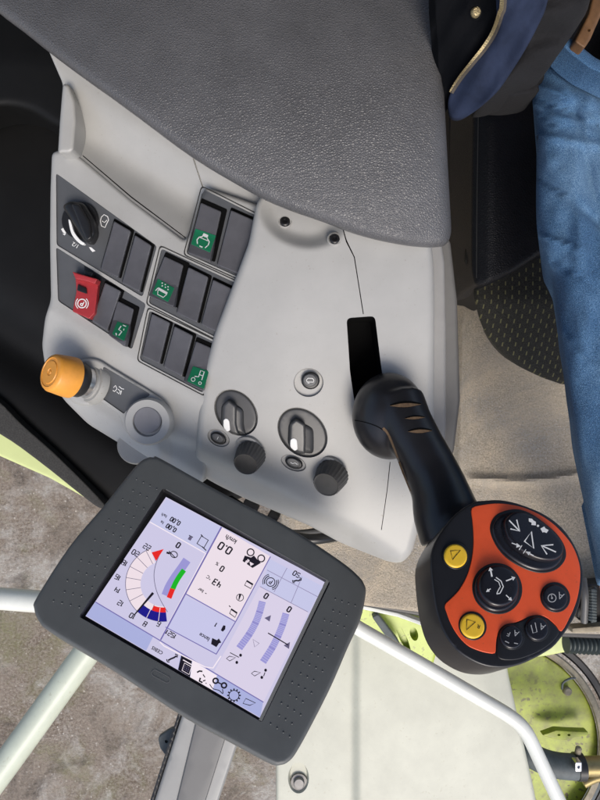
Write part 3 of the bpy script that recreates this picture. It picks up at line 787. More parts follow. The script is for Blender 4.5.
# dimples in the grips
exn = ex.normalized(); eyn = ey.normalized(); W_, H_ = .171, .1283
V = []; Fc = []
def dimple(px, py, r=.00095):
    d = float(face_d(px, py)); c = P(px, py, d)
    b = len(V); n = 8
    for (rr, h) in ((1.0, -.0001), (.75, .0003), (.3, .0005)):
        for i in range(n):
            a = 2*math.pi*i/n; V.append(c+exn*(r*rr*math.cos(a))+eyn*(r*rr*math.sin(a))+mn*h)
    for j in range(2):
        for i in range(n):
            k = (i+1) % n; Fc.append((b+j*n+i, b+j*n+k, b+(j+1)*n+k, b+(j+1)*n+i))
    Fc.append([b+2*n+i for i in range(n)])
qL = quad([(140, 474), (160, 484), (76, 612), (50, 606)]); qR = quad([(338, 594), (358, 600), (287, 742), (268, 729)])
for qf in (qL, qR):
    V = []; Fc = []
    for j in range(13):
        for i in range(3 if j % 2 else 4):
            u = (i+.5)/3 if j % 2 else i/3
            p = qf(u, (j+.5)/13); dimple(p[0], p[1])
    obj('grip_texture', V, Fc, M['dimple'], hs)
mk = Marks(face_d, .0004)
mk.line(rounded([(151.5, 672), (154.5, 669.5), (169.5, 677.5), (170, 681.5), (167, 683.5), (152, 675.5)], 2.5), .7, mat('logo_outline', (.16, .16, .16), .4), closed=True)
mk.build('raised_emblem', hs)

sm = Marks(scr_d, .0002)
X, Y_ = np.array([-.866, -.5]), np.array([-.56, .83])
K = {k: M['s_'+k] for k in ('head', 'warm', 'lav', 'pink', 'lav2', 'ring', 'bar', 'tool', 'line', 'black', 'grey', 'red', 'green', 'blue', 'white', 'thin')}
dsp = obj('display', [P(x, y, float(plane(o_-mn*.0001, mn)(x, y))) for x, y in [(166, 497), (325, 581.5), (260, 718), (85.6, 616)]], [(0, 3, 2, 1)], K['lav'], mon, smooth=False)
# --- background areas
DIG = {'0': [[(.12, 0), (.5, 0), (.6, .1), (.6, .9), (.5, 1), (.1, 1), (0, .9), (0, .1), (.12, 0)]], '1': [[(.12, .8), (.34, 1), (.34, 0)]], '2': [[(0, 1), (.6, 1), (.6, .52), (0, .48), (0, 0), (.6, 0)]],
       '3': [[(0, 1), (.6, 1), (.6, 0), (0, 0)], [(.08, .5), (.6, .5)]], '4': [[(0, 1), (0, .45), (.6, .45)], [(.48, .95), (.48, 0)]], '5': [[(.6, 1), (0, 1), (0, .52), (.6, .48), (.6, 0), (0, 0)]],
       '6': [[(.55, 1), (0, 1), (0, 0), (.6, 0), (.6, .5), (0, .5)]], '8': [[(0, 0), (.6, 0), (.6, 1), (0, 1), (0, 0)], [(0, .5), (.6, .5)]], '.': [[(.06, -.02), (.06, .22)]], ',': [[(.16, .14), (.06, -.28)]]}
ADV = {'.': .46, ',': .62, '1': .66}
def T(body, c, h, m=None, bold=0.0, sq=1.0, lift=.0008, e=X):
    if all(ch in DIG for ch in body):
        e_ = X/np.linalg.norm(X); u_ = Y_/np.linalg.norm(Y_); wd = sum(ADV.get(ch, .88) for ch in body)-.28; x0 = -wd/2
        for ch in body:
            for st in DIG[ch]:
                sm.line([np.array(c)+(e_*(x0+px)*sq*.92+u_*(py-.5))*h*.92 for px, py in st], 1.05+bold*30, m or K['black'], lift=lift)
            x0 += ADV.get(ch, .88)
        return
    bold = max(bold, .02); sm.text(body, c, h, e, m or K['black'], up=Y_, bold=bold, lift=lift, squeeze=sq)
sm.poly([(95.5, 601.6), (263, 702.5), (260.3, 717.5), (86, 615.6)], K['tool'], .0001)
sm.line([(95.5, 602), (263.5, 702.2)], 1.0, K['line'], lift=.0003)
sm.poly([(268, 558), (323, 586.5), (308.5, 612.5), (259.5, 586.5), (266, 574)], K['head'], .00015)
sm.poly([(259.5, 586.5), (308.5, 612.5), (263.5, 702), (214, 672)], K['warm'], .00015)
sm.poly([(166.5, 499), (222, 527.5), (206, 553), (150, 522)], K['head'], .00015)
sm.poly([(222, 527.5), (270.5, 556.5), (236, 621), (186.5, 593.5)], K['pink'], .0002)
sm.poly([(186, 596), (233.5, 622), (216, 654), (165.5, 627)], K['lav2'], .0002)
sm.line([(221.5, 527), (185, 594.5), (160.5, 640)], 1.5, K['line'], lift=.0004)
sm.line([(270.5, 556.5), (236, 621), (216, 654.5)], 1.0, K['line'], lift=.0004)
sm.line([(186, 594), (235, 621.5)], .9, K['line'], lift=.0004); sm.line([(165.5, 627), (216, 654)], .9, K['line'], lift=.0004)
sm.line([(160, 642), (164, 646), (205, 667), (213, 668), (221, 656)], 1.2, K['white'], lift=.0004)
sm.line([(150, 522), (205, 553)], 1.0, K['white'], lift=.0003); sm.line([(206, 553), (160, 640)], 1.0, K['white'], lift=.0002)
for a, b in (((260, 586.5), (308, 612)), ((267, 570), (320, 598)), ((287, 568), (274, 592)), ((302, 577), (291, 603))): sm.seg(a, b, .6, K['thin'], .0003)
mk_areas = sm
# --- rpm gauge
gc = np.array([163.0, 584.0])
def arc(r, a0, a1, n=24, c=gc, ry=None):
    t = np.linspace(R(a0), R(a1), n); return np.stack([c[0]+r*np.cos(t), c[1]+(ry or r)*np.sin(t)], 1)
def band(r0, r1, a0, a1, m, lift, n=24):
    A_ = arc(r0, a0, a1, n); B_ = arc(r1, a0, a1, n)
    sm.add(np.concatenate([A_, B_]), [(i, i+1, n+i+1, n+i) for i in range(n-1)], m, lift)
band(22.5, 37.5, 84, 250, K['ring'], .0003)
sm.line(arc(37.5, 84, 250, 40), .6, K['grey'], lift=.0005)
for a in (113, 133, 153, 171, 190, 208, 226, 243): sm.seg(gc+np.array([math.cos(R(a)), math.sin(R(a))])*22.5, gc+np.array([math.cos(R(a)), math.sin(R(a))])*37.5, .5, K['grey'], .0005)
sm.line(catmull([(162, 550), (156.5, 562), (154, 575), (156, 589), (161, 601), (167.5, 612)], 5, closed=False), .6, K['grey'], lift=.0005)
band(28.5, 37.5, 84, 133, K['blue'], .0006); band(23.5, 28.5, 84, 113, K['red'], .0006)
sm.poly([(151.6, 552.4), (163.8, 549), (156, 561)], K['red'], .0006)
for a in (97, 116): sm.seg(gc+np.array([math.cos(R(a)), math.sin(R(a))])*24, gc+np.array([math.cos(R(a)), math.sin(R(a))])*37.5, .6, K['ring'], .0008)
sm.line([(153.2, 592.8), (134.2, 615)], np.array([2.6, 1.2]), K['black'], lift=.0010)
for t_, c_ in (('22', (147, 547)), ('20', (135.5, 553)), ('18', (124.8, 563.2)), ('16', (118, 577.5)), ('14', (117.5, 590.2)), ('12', (120.8, 603.5)), ('10', (132.6, 616.2)), ('8', (145, 624)), ('6', (158.6, 624))):
    T(t_, c_, 5.3)
T('0', (178.3, 545.2), 5.6, bold=.012)
sm.line([(166.5, 552.5), (170, 553.5)], 2.0, K['black'], lift=.0008); sm.line(ellipse(174, 554.5, 3.6, 3.0, 30, 18), .9, K['black'], closed=True, lift=.0008); sm.line([(169, 551), (175, 557.5)], .9, K['black'], lift=.0008)
sm.line(catmull([(187, 560), (181.5, 568), (175, 577), (169.5, 586), (165.5, 595.5)], 5, closed=False), 8.4, K['bar'], lift=.0003)
sm.line(catmull([(184, 570), (179, 577), (175.5, 583), (172.8, 589)], 5, closed=False), 5.0, K['green'], lift=.0006)
sm.line([(172.8, 588.5), (169, 598)], 5.0, K['red'], lift=.0006)
# --- area counter
T('0,00', (175.2, 521.2), 4.4, sq=.92); T('ha/h', (164, 515.4), 3.2, sq=.8)
T('0,00', (171.2, 528.0), 4.4, sq=.92); T('ha', (162, 522.4), 3.2, sq=.8)
sm.line([(201.5, 536), (208.3, 540.2), (203.8, 548), (197, 543.5)], 1.0, K['black'], closed=True, lift=.0008)
sm.seg((206.2, 550.5), (202, 546.5), 1.0, K['black'], .0008); sm.seg((201, 534.5), (203, 537), 1.0, K['black'], .0008)
sm.line([(188.6, 537.6), (191.4, 539.2)], 3.6, K['grey'], lift=.0008); sm.seg((189, 535.2), (193, 537.4), .8, K['black'], .0009)
# --- pink block
T('km/h', (230.8, 539.3), 4.8, sq=.92); T('0.0', (225, 548.2), 7.6, bold=.018, sq=1.05)
T('0', (222, 568.8), 5.6, bold=.008); T('%', (217.2, 563.8), 3.4)
T('43', (217, 583.2), 6.2, bold=.012); T('\u00b0C', (208.8, 577.6), 3.4); T('-', (205.8, 593.4), 4.2, bold=.01); T('bar', (200.6, 590.2), 3.4, sq=.95)
sm.poly([(244.8, 555.5), (251, 557.5), (254, 555.5), (258, 560.5), (260.8, 563), (252.5, 568), (242.5, 561)], K['black'], .0008)
for c in ((250.6, 552.3), (261.2, 558.4)):
    sm.poly(ellipse(c[0], c[1], 4.0, 4.0, n=22), K['black'], .0010); sm.poly(ellipse(c[0], c[1], 2.8, 2.8, n=20), K['pink'], .0012)
sm.poly([(249.5, 561.5), (254, 564), (250.5, 566)], K['pink'], .0012); T('2', (247.2, 561.5), 3.6, K['pink'], bold=.02, lift=.0012)
sm.line([(244.6, 585.2), (247, 580.4), (253, 584), (250.8, 588.6)], .9, K['black'], closed=True, lift=.0008); sm.line([(246.5, 580.7), (252.6, 584.6)], 1.6, K['black'], lift=.0008)
sm.line(ellipse(240, 597.5, 3.5, 3.5, n=20), .7, K['black'], closed=True, lift=.0008); sm.line([(238.8, 600), (240.2, 594.4)], np.array([.8, 2.4]), K['black'], lift=.0009)
sm.line([(229.6, 613.4), (231.6, 608.8), (237.2, 612.6), (235, 617.4)], .9, K['black'], closed=True, lift=.0008); sm.line([(231, 609), (236.8, 613)], 1.6, K['black'], lift=.0008); sm.seg((230.5, 607), (229, 605.6), .9, K['black'], .0008)
# --- lavender block
T('1', (216.2, 625), 4.6); sm.line([(224.5, 625.5), (223.6, 628.5), (221.8, 631)], np.array([2.2, 3.6, 2.4]), K['black'], lift=.0008)
T('lance', (204.2, 637), 4.2, sq=.95)
sm.poly([(212.2, 638), (217, 640.2), (218.8, 638.4), (220.5, 641), (216.4, 647.2), (211, 644)], K['black'], .0008); sm.seg((217.5, 643), (221, 642), 1.4, K['black'], .0008)
T('1521', (171.2, 634.4), 4.8, sq=.95)
# --- tool bar
sm.poly([(181.5, 654.3), (192, 660.5), (190, 677), (178, 669.8)], K['black'], .0004)
sm.poly([(192.3, 660.6), (217, 675.5), (212.5, 690.2), (190.2, 677.2)], K['white'], .0003)
sm.poly([(153, 636.9), (181, 653.8), (177.8, 669.6), (146, 651)], K['s_'] if False else K['lav'], .0002)
T('CEBIS', (157.2, 650.4), 3.6, bold=.01, sq=1.0)
sm.line([(168, 660.5), (171, 658.8), (174, 657.6), (176.6, 655.8)], 1.7, K['black'], lift=.0008); sm.line([(166.6, 659.2), (167.4, 661.8), (169.5, 662)], 1.1, K['black'], lift=.0008); sm.line([(175, 654), (177.6, 655), (177, 657.6)], 1.1, K['black'], lift=.0008)
sm.line([(183, 659.8), (194, 666)], 1.0, K['white'], lift=.0008); sm.line([(184.5, 663), (191.5, 667), (189, 674.5), (182, 670.3)], .7, K['white'], closed=True, lift=.0008)
for i in range(3):
    for j in range(3):
        c = quad([(184.6, 664.4), (190, 667.4), (188.4, 672.6), (183, 669.4)])((i+.5)/3, (j+.5)/3); sm.poly(ellipse(c[0], c[1], .62, .62, n=6), K['grey'], .0008)
for pts, w in (([(197, 672.4), (199.5, 671), (202.4, 671.4)], 1.6), ([(200.4, 677.8), (199.4, 681), (202.5, 682.6)], 1.8), ([(203, 674.4), (205, 677.4)], 1.0), ([(203, 681), (205.5, 680.2)], 1.2), ([(205.6, 683), (206.6, 683.6)], .9)):
    sm.line(pts, w, K['black'], lift=.0008)
for c in ((215.6, 680.8), (224, 685.4)): sm.line(ellipse(c[0], c[1], 2.5, 2.5, n=16), 1.7, K['black'], closed=True, lift=.0008)
sm.line([(218, 682.4), (221.6, 684.2)], 1.4, K['black'], lift=.0008); sm.line(catmull([(209.6, 684.2), (213, 688.6), (219, 690.4), (222.8, 693.6), (222.5, 689)], 4, closed=False), .8, K['black'], lift=.0008)
sm.line(ellipse(234, 695.4, 5.0, 5.0, n=28), .8, K['black'], closed=True, lift=.0008)
for i in range(12):
    a = R(i*30); sm.seg((234+5.2*math.cos(a), 695.4+5.2*math.sin(a)), (234+6.9*math.cos(a), 695.4+6.9*math.sin(a)), 1.4, K['black'], .0008)
sm.line([(245.8, 698.4), (255.6, 703), (249.8, 705.4), (243, 703.4)], .8, K['black'], closed=True, lift=.0008)
# --- header gauges
sm.line(ellipse(270.6, 582, 4.3, 4.3, n=26), .9, K['black'], closed=True, lift=.0008); T('P', (270.6, 582), 4.6, bold=.02)
for s in (0, 1):
    t = np.linspace(R(-18+180*s), R(78+180*s), 9)
    sm.line(np.stack([270.6+6.2*np.cos(t), 582+6.2*np.sin(t)], 1), 1.0, K['black'], lift=.0008); sm.line(np.stack([270.6+7.9*np.cos(t), 582+7.9*np.sin(t)], 1), .7, K['black'], lift=.0008)
T('50', (296.5, 574.2), 5.0, sq=1.05); sm.line([(293.5, 581.4), (296.4, 580.4), (298.5, 580.8), (300.6, 579.4)], 1.5, K['black'], lift=.0008)
sm.line([(292.6, 580), (293, 582.6), (294.8, 582.8)], 1.0, K['black'], lift=.0008); sm.line([(299.4, 577.6), (301.4, 578.6), (301, 580.6)], 1.0, K['black'], lift=.0008)
T('0', (266.2, 596), 5.6, bold=.012); T('0', (289.2, 609.3), 5.6, bold=.012)
for pts in ([(262.4, 601.5), (259.6, 612), (255.4, 623), (249, 634.5), (239.2, 648.2)], [(286, 613.5), (282.6, 624.5), (278, 636), (272, 648), (263, 662)]):
    c = catmull(pts, 7, closed=False); sm.line(c, 7.0, K['bar'], lift=.0003)
    for i in range(1, len(c)-1):
        t = c[i+1]-c[i-1]; t /= np.linalg.norm(t); n_ = np.array([-t[1], t[0]]); sm.seg(c[i]-n_*3.5, c[i]+n_*3.5, .35, K['line'] if i % 7 == 0 else K['lav2'], .0005)
sm.poly([(264.4, 618), (271, 615.2), (269.6, 621.6)], K['grey'], .0006); sm.poly([(283.6, 645.4), (290, 642), (289, 649)], K['grey'], .0006)
sm.line([(253, 639.4), (254.6, 647), (259.2, 643.4)], .6, K['grey'], closed=True, lift=.0006)
sm.line([(268, 633), (288.2, 645)], 1.1, K['black'], lift=.0009)
for (x, y) in ((234, 658), (259, 673)):
    sm.line([(x-7.6, y+.4), (x-4.6, y-1.8), (x+1.6, y-.4), (x-4.4, y+3)], .8, K['black'], closed=True, lift=.0008)
    sm.seg((x-4, y-5.4), (x+5, y-.6), .8, K['black'], .0008) if x < 250 else sm.seg((x+4.6, y+3.2), (x+6, y-.6), .9, K['black'], .0008)
    sm.poly(ellipse(x+6.6, y-2.8, 1.4, 1.6, n=12), K['black'], .0008); sm.poly(ellipse(x+2.8, y+4.4, 1.4, 1.6, n=12), K['black'], .0008)
sm.build('readouts', dsp)

# ------------------------------------------------------------------ JOYSTICK
jn = Vector((.10, .50, .86)).normalized()
j0 = P(506, 584, .485)
joy = thing('joystick', 'black drive joystick with an orange faceplate full of round buttons', 'joystick', P(385, 420, .64))
jf = plane(j0, jn); jax = tuple(-jn)
def jl(k): return plane(j0+jn*k, jn)
# grip: bulb, bent neck and shoulder fused into one skin
V = []; Fc = []
def addgeo(g):
    b = len(V); V.extend(g[0]); Fc.extend([tuple(b+i for i in f) for f in g[1]])
def ball(c, rx, ry, rz, n=28, m=16):
    W = []; Q = []
    for j in range(m+1):
        th = math.pi*j/m
        for i in range(n):
            a = 2*math.pi*i/n; W.append(Vector((c[0]+rx*math.sin(th)*math.cos(a), c[1]+ry*math.sin(th)*math.sin(a), c[2]+rz*math.cos(th))))
    for j in range(m):
        for i in range(n):
            k = (i+1) % n; Q.append((j*n+i, (j+1)*n+i, (j+1)*n+k, j*n+k))
    return W, Q
addgeo(ball(P(389, 416, .622), .0385, .0455, .036))
nk = [(396, 404, .615), (406, 424, .602), (419, 447, .591), (431, 470, .582), (440, 492, .572), (446, 513, .564), (455, 536, .557)]
nr = [.030, .0268, .0252, .0258, .0275, .0310, .0330]
pp = catmull(nk, 6, closed=False); rr = np.interp(np.linspace(0, 6, len(pp)), range(7), nr)
addgeo(tube_geo([P(*q) for q in pp], [float(r) for r in rr], 24))
addgeo(tube_geo([P(*q) for q in [(452, 518, .556), (470, 545, .545), (490, 570, .530)]], [.028, .024, .014], 20))
g = obj('grip', V, Fc, M['joy'], joy)
md = g.modifiers.new('fuse', 'REMESH'); md.mode = 'VOXEL'; md.voxel_size = .0016; md.use_smooth_shade = True
ms = g.modifiers.new('soften', 'SMOOTH'); ms.iterations = 26; ms.factor = .6
bpy.context.view_layer.update()
dg = bpy.context.evaluated_depsgraph_get()
me = bpy.data.meshes.new_from_object(g.evaluated_get(dg)); g.modifiers.clear(); g.data = me
me.polygons.foreach_set('use_smooth', [True]*len(me.polygons))
goff = root_of(g)
bv = BVHTree.FromPolygons([v.co+goff for v in me.vertices], [tuple(p.vertices) for p in me.polygons])
def grip_d(x, y):
    out = []
    for a, b in zip(np.atleast_1d(x), np.atleast_1d(y)):
        d = Vector(((a-300)/F, (400-b)/F, -1)); h = bv.ray_cast(Vector((0, 0, H)), d.normalized())
        out.append(H-h[0].z if h[0] is not None else .58)
    return np.array(out)
mk = Marks(grip_d, .0004)
for a, b, w in (((390, 405), (421, 403.5), 6.6), ((405, 418), (425, 416.8), 4.2), ((408, 431), (432, 430), 5.6)):
    t = np.linspace(0, 1, 16); L_ = np.stack([a[0]+(b[0]-a[0])*t, a[1]+(b[1]-a[1])*t], 1)
    mk.line(L_, w*np.sin(np.pi*np.clip(t, .02, .98))**.8, M['void']); 
    mk.line(L_+np.array([0, w*.14]), w*.62*np.sin(np.pi*np.clip(t, .02, .98)), M['dust'], lift=.0004)
mk.build('grip_slit', g)
mk = Marks(grip_d, .0004)
mk.line(catmull([(353, 420), (364, 422), (376, 426), (383, 430)], 6, closed=False), .8, M['void'])
mk.line(catmull([(383, 428), (388, 434), (394, 448), (402, 470), (412, 495)], 8, closed=False), np.concatenate([np.linspace(2.6, 1.6, 33)]), M['dust'])
mk.build('grip_seam', g)
headL = [(448, 522), (460, 510), (475, 501.5), (487, 500), (500, 499.5), (514, 502), (528, 506.5), (542, 512.5), (554, 520), (565, 530), (574, 543), (580, 556), (583.5, 571), (583.5, 583), (581, 600), (573.5, 620), (557, 643.5), (545, 652.5), (533, 659),
         (520, 664.5), (507, 667.5), (494, 667.5), (482, 665), (470, 659.5), (459, 652), (450, 642), (443, 630), (438.5, 617), (435, 602), (431.5, 575), (431, 555), (437, 538)]
sheet('head_body', catmull(headL, 3), jf, M['joy'], joy, bevel=2.2, thick=.046, step=6, axis=jax, taper=.0)
plateL = [(472, 508), (484, 504.5), (498, 503.2), (511, 504.5), (524, 507.5), (539, 514), (552, 522.5), (563, 533), (572, 544.5), (578, 558), (580.5, 571), (579.5, 588), (576, 603), (570, 617), (562, 631), (556, 625.5), (549, 619), (542, 615.6), (535, 615.2), (528.5, 616.6), (523, 619.5),
          (517, 622), (510, 623.5), (504, 625.5), (499.5, 630), (497, 637), (496, 645), (495, 653), (486, 652.5), (477, 649.8), (468, 645.5), (459, 636.5), (451.5, 624.5), (447, 613), (445, 605), (451, 598.5), (459, 590), (466.5, 577), (471, 563), (473.3, 548), (473.5, 533), (472.5, 520)]
fp = sheet('faceplate', catmull(plateL, 3), jl(.0008), M['orange'], joy, bevel=.7, thick=.0012, step=8, axis=jax)
lab = {}
def jbtn(loop, h, m, label=None, ring=1.6, bev=3.0, face=None):
    L_ = np.array(loop)
    b = sheet('joystick_button', L_, jl(h), m, joy, bevel=bev, thick=h+.002, step=4, axis=jax, taper=-.08 if h > .004 else 0)
    if label: b['label'] = label
    sheet('button_ring', inset(L_, -ring), jl(.0014), M['black'], b, bevel=.8, thick=.003, step=6, axis=jax)
    return b
Wt = M['white']
big = catmull([(492.5, 528), (497, 517.5), (507, 512.5), (519, 511.5), (532, 516.5), (545, 526), (556, 536), (563, 547.5), (563.5, 558), (556, 567), (544, 570.5), (531, 568.5), (517, 562), (505, 553), (496.5, 541)], 4)
sheet('button_well', inset(big, -2.4), jl(.0015), M['black'], joy, bevel=1, thick=.003, step=6, axis=jax)
bigface = catmull([(505, 522), (511, 514), (520, 511.2), (532, 514.5), (545, 523), (556, 533), (564, 545), (562.5, 554.5), (555, 559.5), (543, 559.5), (530, 555), (518, 547.5), (508.5, 537)], 4)
bb = jbtn(big, .0035, M['btn'], 'large black oval rocker button with white arrows', ring=1.0, bev=3.5)
sheet('button_face', bigface, jl(.0085), M['btn'], bb, bevel=2.5, thick=.007, step=4, axis=jax, taper=-.1)
mk = Marks(jl(.0085), .0003)
c8 = lambda pts: [(490+x/6, 490+y/6) for x, y in pts]
mk.line(c8([(248, 250), (207, 308), (262, 350)]), 1.7, Wt, closed=True)
mk.line(c8([(115, 182), (176, 245)]), 1.3, Wt); mk.line(c8([(122, 233), (178, 247), (160, 178)]), 1.3, Wt)
mk.line(c8([(396, 372), (312, 335)]), 1.3, Wt); mk.line(c8([(380, 328), (308, 334), (342, 386)]), 1.3, Wt)
mk.poly(c8([(232, 170), (252, 172), (262, 184), (275, 190), (276, 212), (248, 210), (250, 196), (234, 190)]), Wt); mk.poly(c8([(352, 240), (340, 258), (322, 252), (316, 256), (302, 232), (326, 218), (332, 230)]), Wt)
mk.poly(ellipse(490+288/6, 490+215/6, 1.2, 1.2, n=10), Wt)
mk.line(c8([(130, 318), (165, 330)]), .9, Wt); mk.poly(c8([(160, 318), (185, 338), (158, 346)]), Wt); mk.line(c8([(192, 332), (174, 360)]), .8, Wt); mk.line(c8([(216, 356), (200, 380)]), .8, Wt); mk.line(c8([(262, 394), (225, 374)]), .9, Wt); mk.poly(c8([(214, 368), (244, 372), (232, 392)]), Wt)
mk.build('printed_arrows', bb)
# round boom button
rb = jbtn(ellipse(497.5, 588.5, 22.2, 23.4, -30), .004, M['btn'], 'black round button with four white arrows', ring=2.6, bev=3)
sheet('button_face', ellipse(499.5, 585.5, 20, 21, -30), jl(.0075), M['btn'], rb, bevel=3, thick=.005, step=4, axis=jax, taper=-.1)
mk = Marks(jl(.0075), .0003)
c7 = lambda pts: [(400+x/3, 480+y/3) for x, y in pts]
def arrow(a, b, w=1.2, hw=3.2):
    a = np.array(a, float); b = np.array(b, float); t = (b-a)/np.linalg.norm(b-a); n_ = np.array([-t[1], t[0]])
    mk.line([a, b-t*2], w, Wt); mk.poly([b, b-t*3.4+n_*hw*.6, b-t*3.4-n_*hw*.6], Wt)
arrow(c7([(276, 290)])[0], c7([(270, 262)])[0], 1.6, 4); arrow(c7([(318, 303)])[0], c7([(346, 292)])[0], 1.3, 4); arrow(c7([(272, 326)])[0], c7([(258, 336)])[0], 1, 3); arrow(c7([(318, 345)])[0], c7([(336, 362)])[0], 1, 3.4)
mk.line(c7([(288, 292), (303, 303), (310, 320), (300, 340), (290, 342)]), 1.0, Wt); mk.line(c7([(283, 298), (296, 306), (301, 320), (294, 332), (290, 342)]), .8, Wt)
mk.build('printed_arrows', rb)
# small buttons
def small(cx, cy, rx, ry, a, m, label, draw, h=.0035, ring=2.0):
    global mk
    b = jbtn(ellipse(cx, cy, rx, ry, a, 36), h, m, label, ring=ring, bev=2.2); mk = Marks(jl(h), .0003); draw(); mk.build('printed_symbol', b)
Bk = M['black']; Gy = mat('grey_print', (.42, .42, .42), .5)
e2 = (-.93, -.36)
small(555.5, 597.2, 12.6, 13.6, -40, M['btn'], 'small black button marked A beside a ringed dot', lambda: (mk.text('A', (560.6, 596), 7, e2, Gy), mk.line(ellipse(552, 598, 4, 4, n=20), .9, Gy, closed=True), mk.poly(ellipse(552, 598, 1.1, 1.1, n=10), Gy), mk.seg((552, 598), (551, 593.5), .7, Gy)))
sheet('button_surround', catmull([(499.5, 631), (504, 626.5), (512, 624.5), (522, 620.5), (532, 616.5), (542, 617), (550, 621), (559, 630), (556, 638), (545, 648), (530, 655.5), (514, 660), (499, 658), (497.5, 645)], 4), jl(.0012), M['black'], joy, bevel=1, thick=.002, step=6, axis=jax)
small(512, 636.6, 11.4, 12.4, -30, M['btn'], 'small black button marked A, lower of the dark pair', lambda: (mk.text('A', (516, 633.5), 6, e2, Gy), mk.text('F', (508.5, 634), 5, e2, Gy), mk.line([(505, 641), (509, 643)], .9, Gy), mk.line([(514, 643), (518, 643.8)], .9, Gy)), ring=1.2)
small(537.6, 628.4, 11.6, 12.2, -30, M['btn'], 'small black button marked A, upper of the dark pair', lambda: (mk.text('A', (542.2, 627), 6.4, e2, Gy), mk.line([(535, 622.5), (537, 632), (533, 633), (531, 625)], .9, Gy)), ring=1.2)
small(456, 555.6, 11.6, 12.2, -35, M['yellow'], 'yellow button with a black triangle outline', lambda: mk.line([(450.6, 551), (460.4, 550.2), (452.6, 559.6)], 1.0, Bk, closed=True), h=.0028, ring=1.6)
small(472.8, 625.8, 12, 13, -35, M['yellow'], 'yellow button with a triangle outline and the letter R', lambda: (mk.line([(467, 619.5), (475.5, 622), (466.5, 630)], 1.0, Bk, closed=True), mk.text('R', (478.5, 626.5), 4.0, e2, Bk)), h=.0028, ring=1.8)

# ------------------------------------------------------------------ CABLES
cb_ = thing('cable_loop', 'black cable looping out between the monitor and the console edge', 'cable', P(310, 540, .74))
tube('cable', path3([(230, 500, .80), (270, 526, .735), (300, 538, .725), (325, 538, .73), (348, 532, .76), (370, 515, .80)], 8), .0065, M['cable'], cb_)
tube('cable_sleeve', path3([(225, 505, .80), (262, 523, .755), (290, 533, .75), (318, 531, .76), (345, 524, .80)], 8), .0045, M['pillar_dark'], cb_)
lathe('cable_clip', P(268, 515, .745), (.8, -.45, 0), [(.009, 0), (.010, .001), (.010, .012), (.009, .013)], M['black'], cb_, n=20)
lathe('cable_plug', P(243, 503, .742), (.8, -.45, 0), [(.009, 0), (.0105, .001), (.0105, .016), (.007, .02)], M['black'], cb_, n=20)

# ------------------------------------------------------------------ DOOR SIDE, LEFT
def trim_d(x, y):
    t = ((x+20)*95-(y-400)*150)/177.0          # distance inwards from the curved lower edge, roughly
    return .90+.03*np.exp(-((t-66)/26)**2)+.00008*np.clip(t, 0, 300)
tr = sheet('door_trim', catmull([(-120, -120), (-120, 330), (-40, 375), (0, 404), (30, 432), (66, 465), (98, 494), (128, 512), (170, 512), (260, 480), (300, 300), (300, 100), (200, -120)], 5), trim_d, M['trim'], None, bevel=12, thick=.06, step=6)
tag(tr, 'black curved interior trim panel left of the grey console', 'trim panel')
tr2 = sheet('side_cover', catmull([(-120, -130), (-120, 140), (-40, 120), (0, 108), (30, 112), (58, 128), (110, 150), (160, 100), (120, -130)], 5), lambda x, y: .82+.0004*np.clip(60-y, 0, 300), M['trim'], None, bevel=10, thick=.05, step=9)
tag(tr2, 'black side cover in the corner behind the leather armrest', 'cover')
rs = sheet('rubber_seal', catmull([(-60, 384), (-20, 392), (0, 402), (22, 424), (60, 458), (104, 503), (100, 508), (84, 497), (40, 462), (0, 434), (-60, 404)], 4), .885, M['rubber'], None, bevel=2, thick=.10, step=5)
tag(rs, 'gritty dark rubber seal between the black trim and the lime sill', 'seal')
sl = thing('sill_ledge', 'pale lime painted sill below the black trim on the left', 'sill', P(50, 470, 1.12))
sheet('ledge_top', rounded([(-70, 395), (0, 428), (45, 460), (108, 507), (140, 520), (130, 530), (100, 506), (50, 478), (0, 456), (-70, 420)], 3), 1.12, mat('pale_lime_paint', (.62, .68, .30), .4, var=.1, vscale=10), sl, bevel=2.5, thick=.06, step=6)

# handrails and pillar
r1 = tube('handrail', path3([(-60, 594, 1.32), (0, 598.5, 1.31), (60, 603, 1.30), (110, 606, 1.29), (170, 612, 1.29)], 4), .0235, M['railw'])
tag(r1, 'white horizontal handrail running behind the left edge of the monitor', 'handrail', 'painted rails around the machine')
r2 = tube('handrail', path3([(-50, 838, 1.22), (0, 772, 1.23), (84, 656, 1.25), (130, 592, 1.26)], 4), .0285, M['rail'])
tag(r2, 'pale green slanting handrail rising to the lower left corner of the monitor', 'handrail', 'painted rails around the machine')
r3 = tube('handrail', [P(*q) for q in [(300, 590, 1.2), (360, 629, 1.2), (440, 675, 1.2), (500, 710, 1.2)]]+path3([(508, 715, 1.2), (518, 722.5, 1.2), (526, 732, 1.2), (532, 743, 1.2)], 5)+[P(*q) for q in [(545, 771, 1.2), (560, 803, 1.2), (585, 860, 1.2)]], .0142, M['railw'], n=20)
tag(r3, 'thin white bent handrail crossing the cream hood', 'handrail', 'painted rails around the machine')
pi = thing('cab_pillar', 'grey cab pillar with a dark band rising to the monitor bottom edge', 'pillar', P(190, 770, .95))
pq = quad([(187, 700), (243, 728), (214, 815), (150, 815)])
sheet('pillar_face', [pq(0, 0), pq(1, 0), pq(1, 1), pq(0, 1)], .93, M['pillar'], pi, bevel=3, thick=.09, step=8)
sheet('pillar_band', [pq(.22, 0), pq(.78, 0), pq(.80, 1), pq(.36, 1)], .927, M['pillar_dark'], pi, bevel=1.5, thick=.004, step=8)
sheet('pillar_seal', [pq(-.07, 0), pq(.0, 0), pq(.0, 1), pq(-.07, 1)], .945, M['black'], pi, bevel=1, thick=.06, step=8)
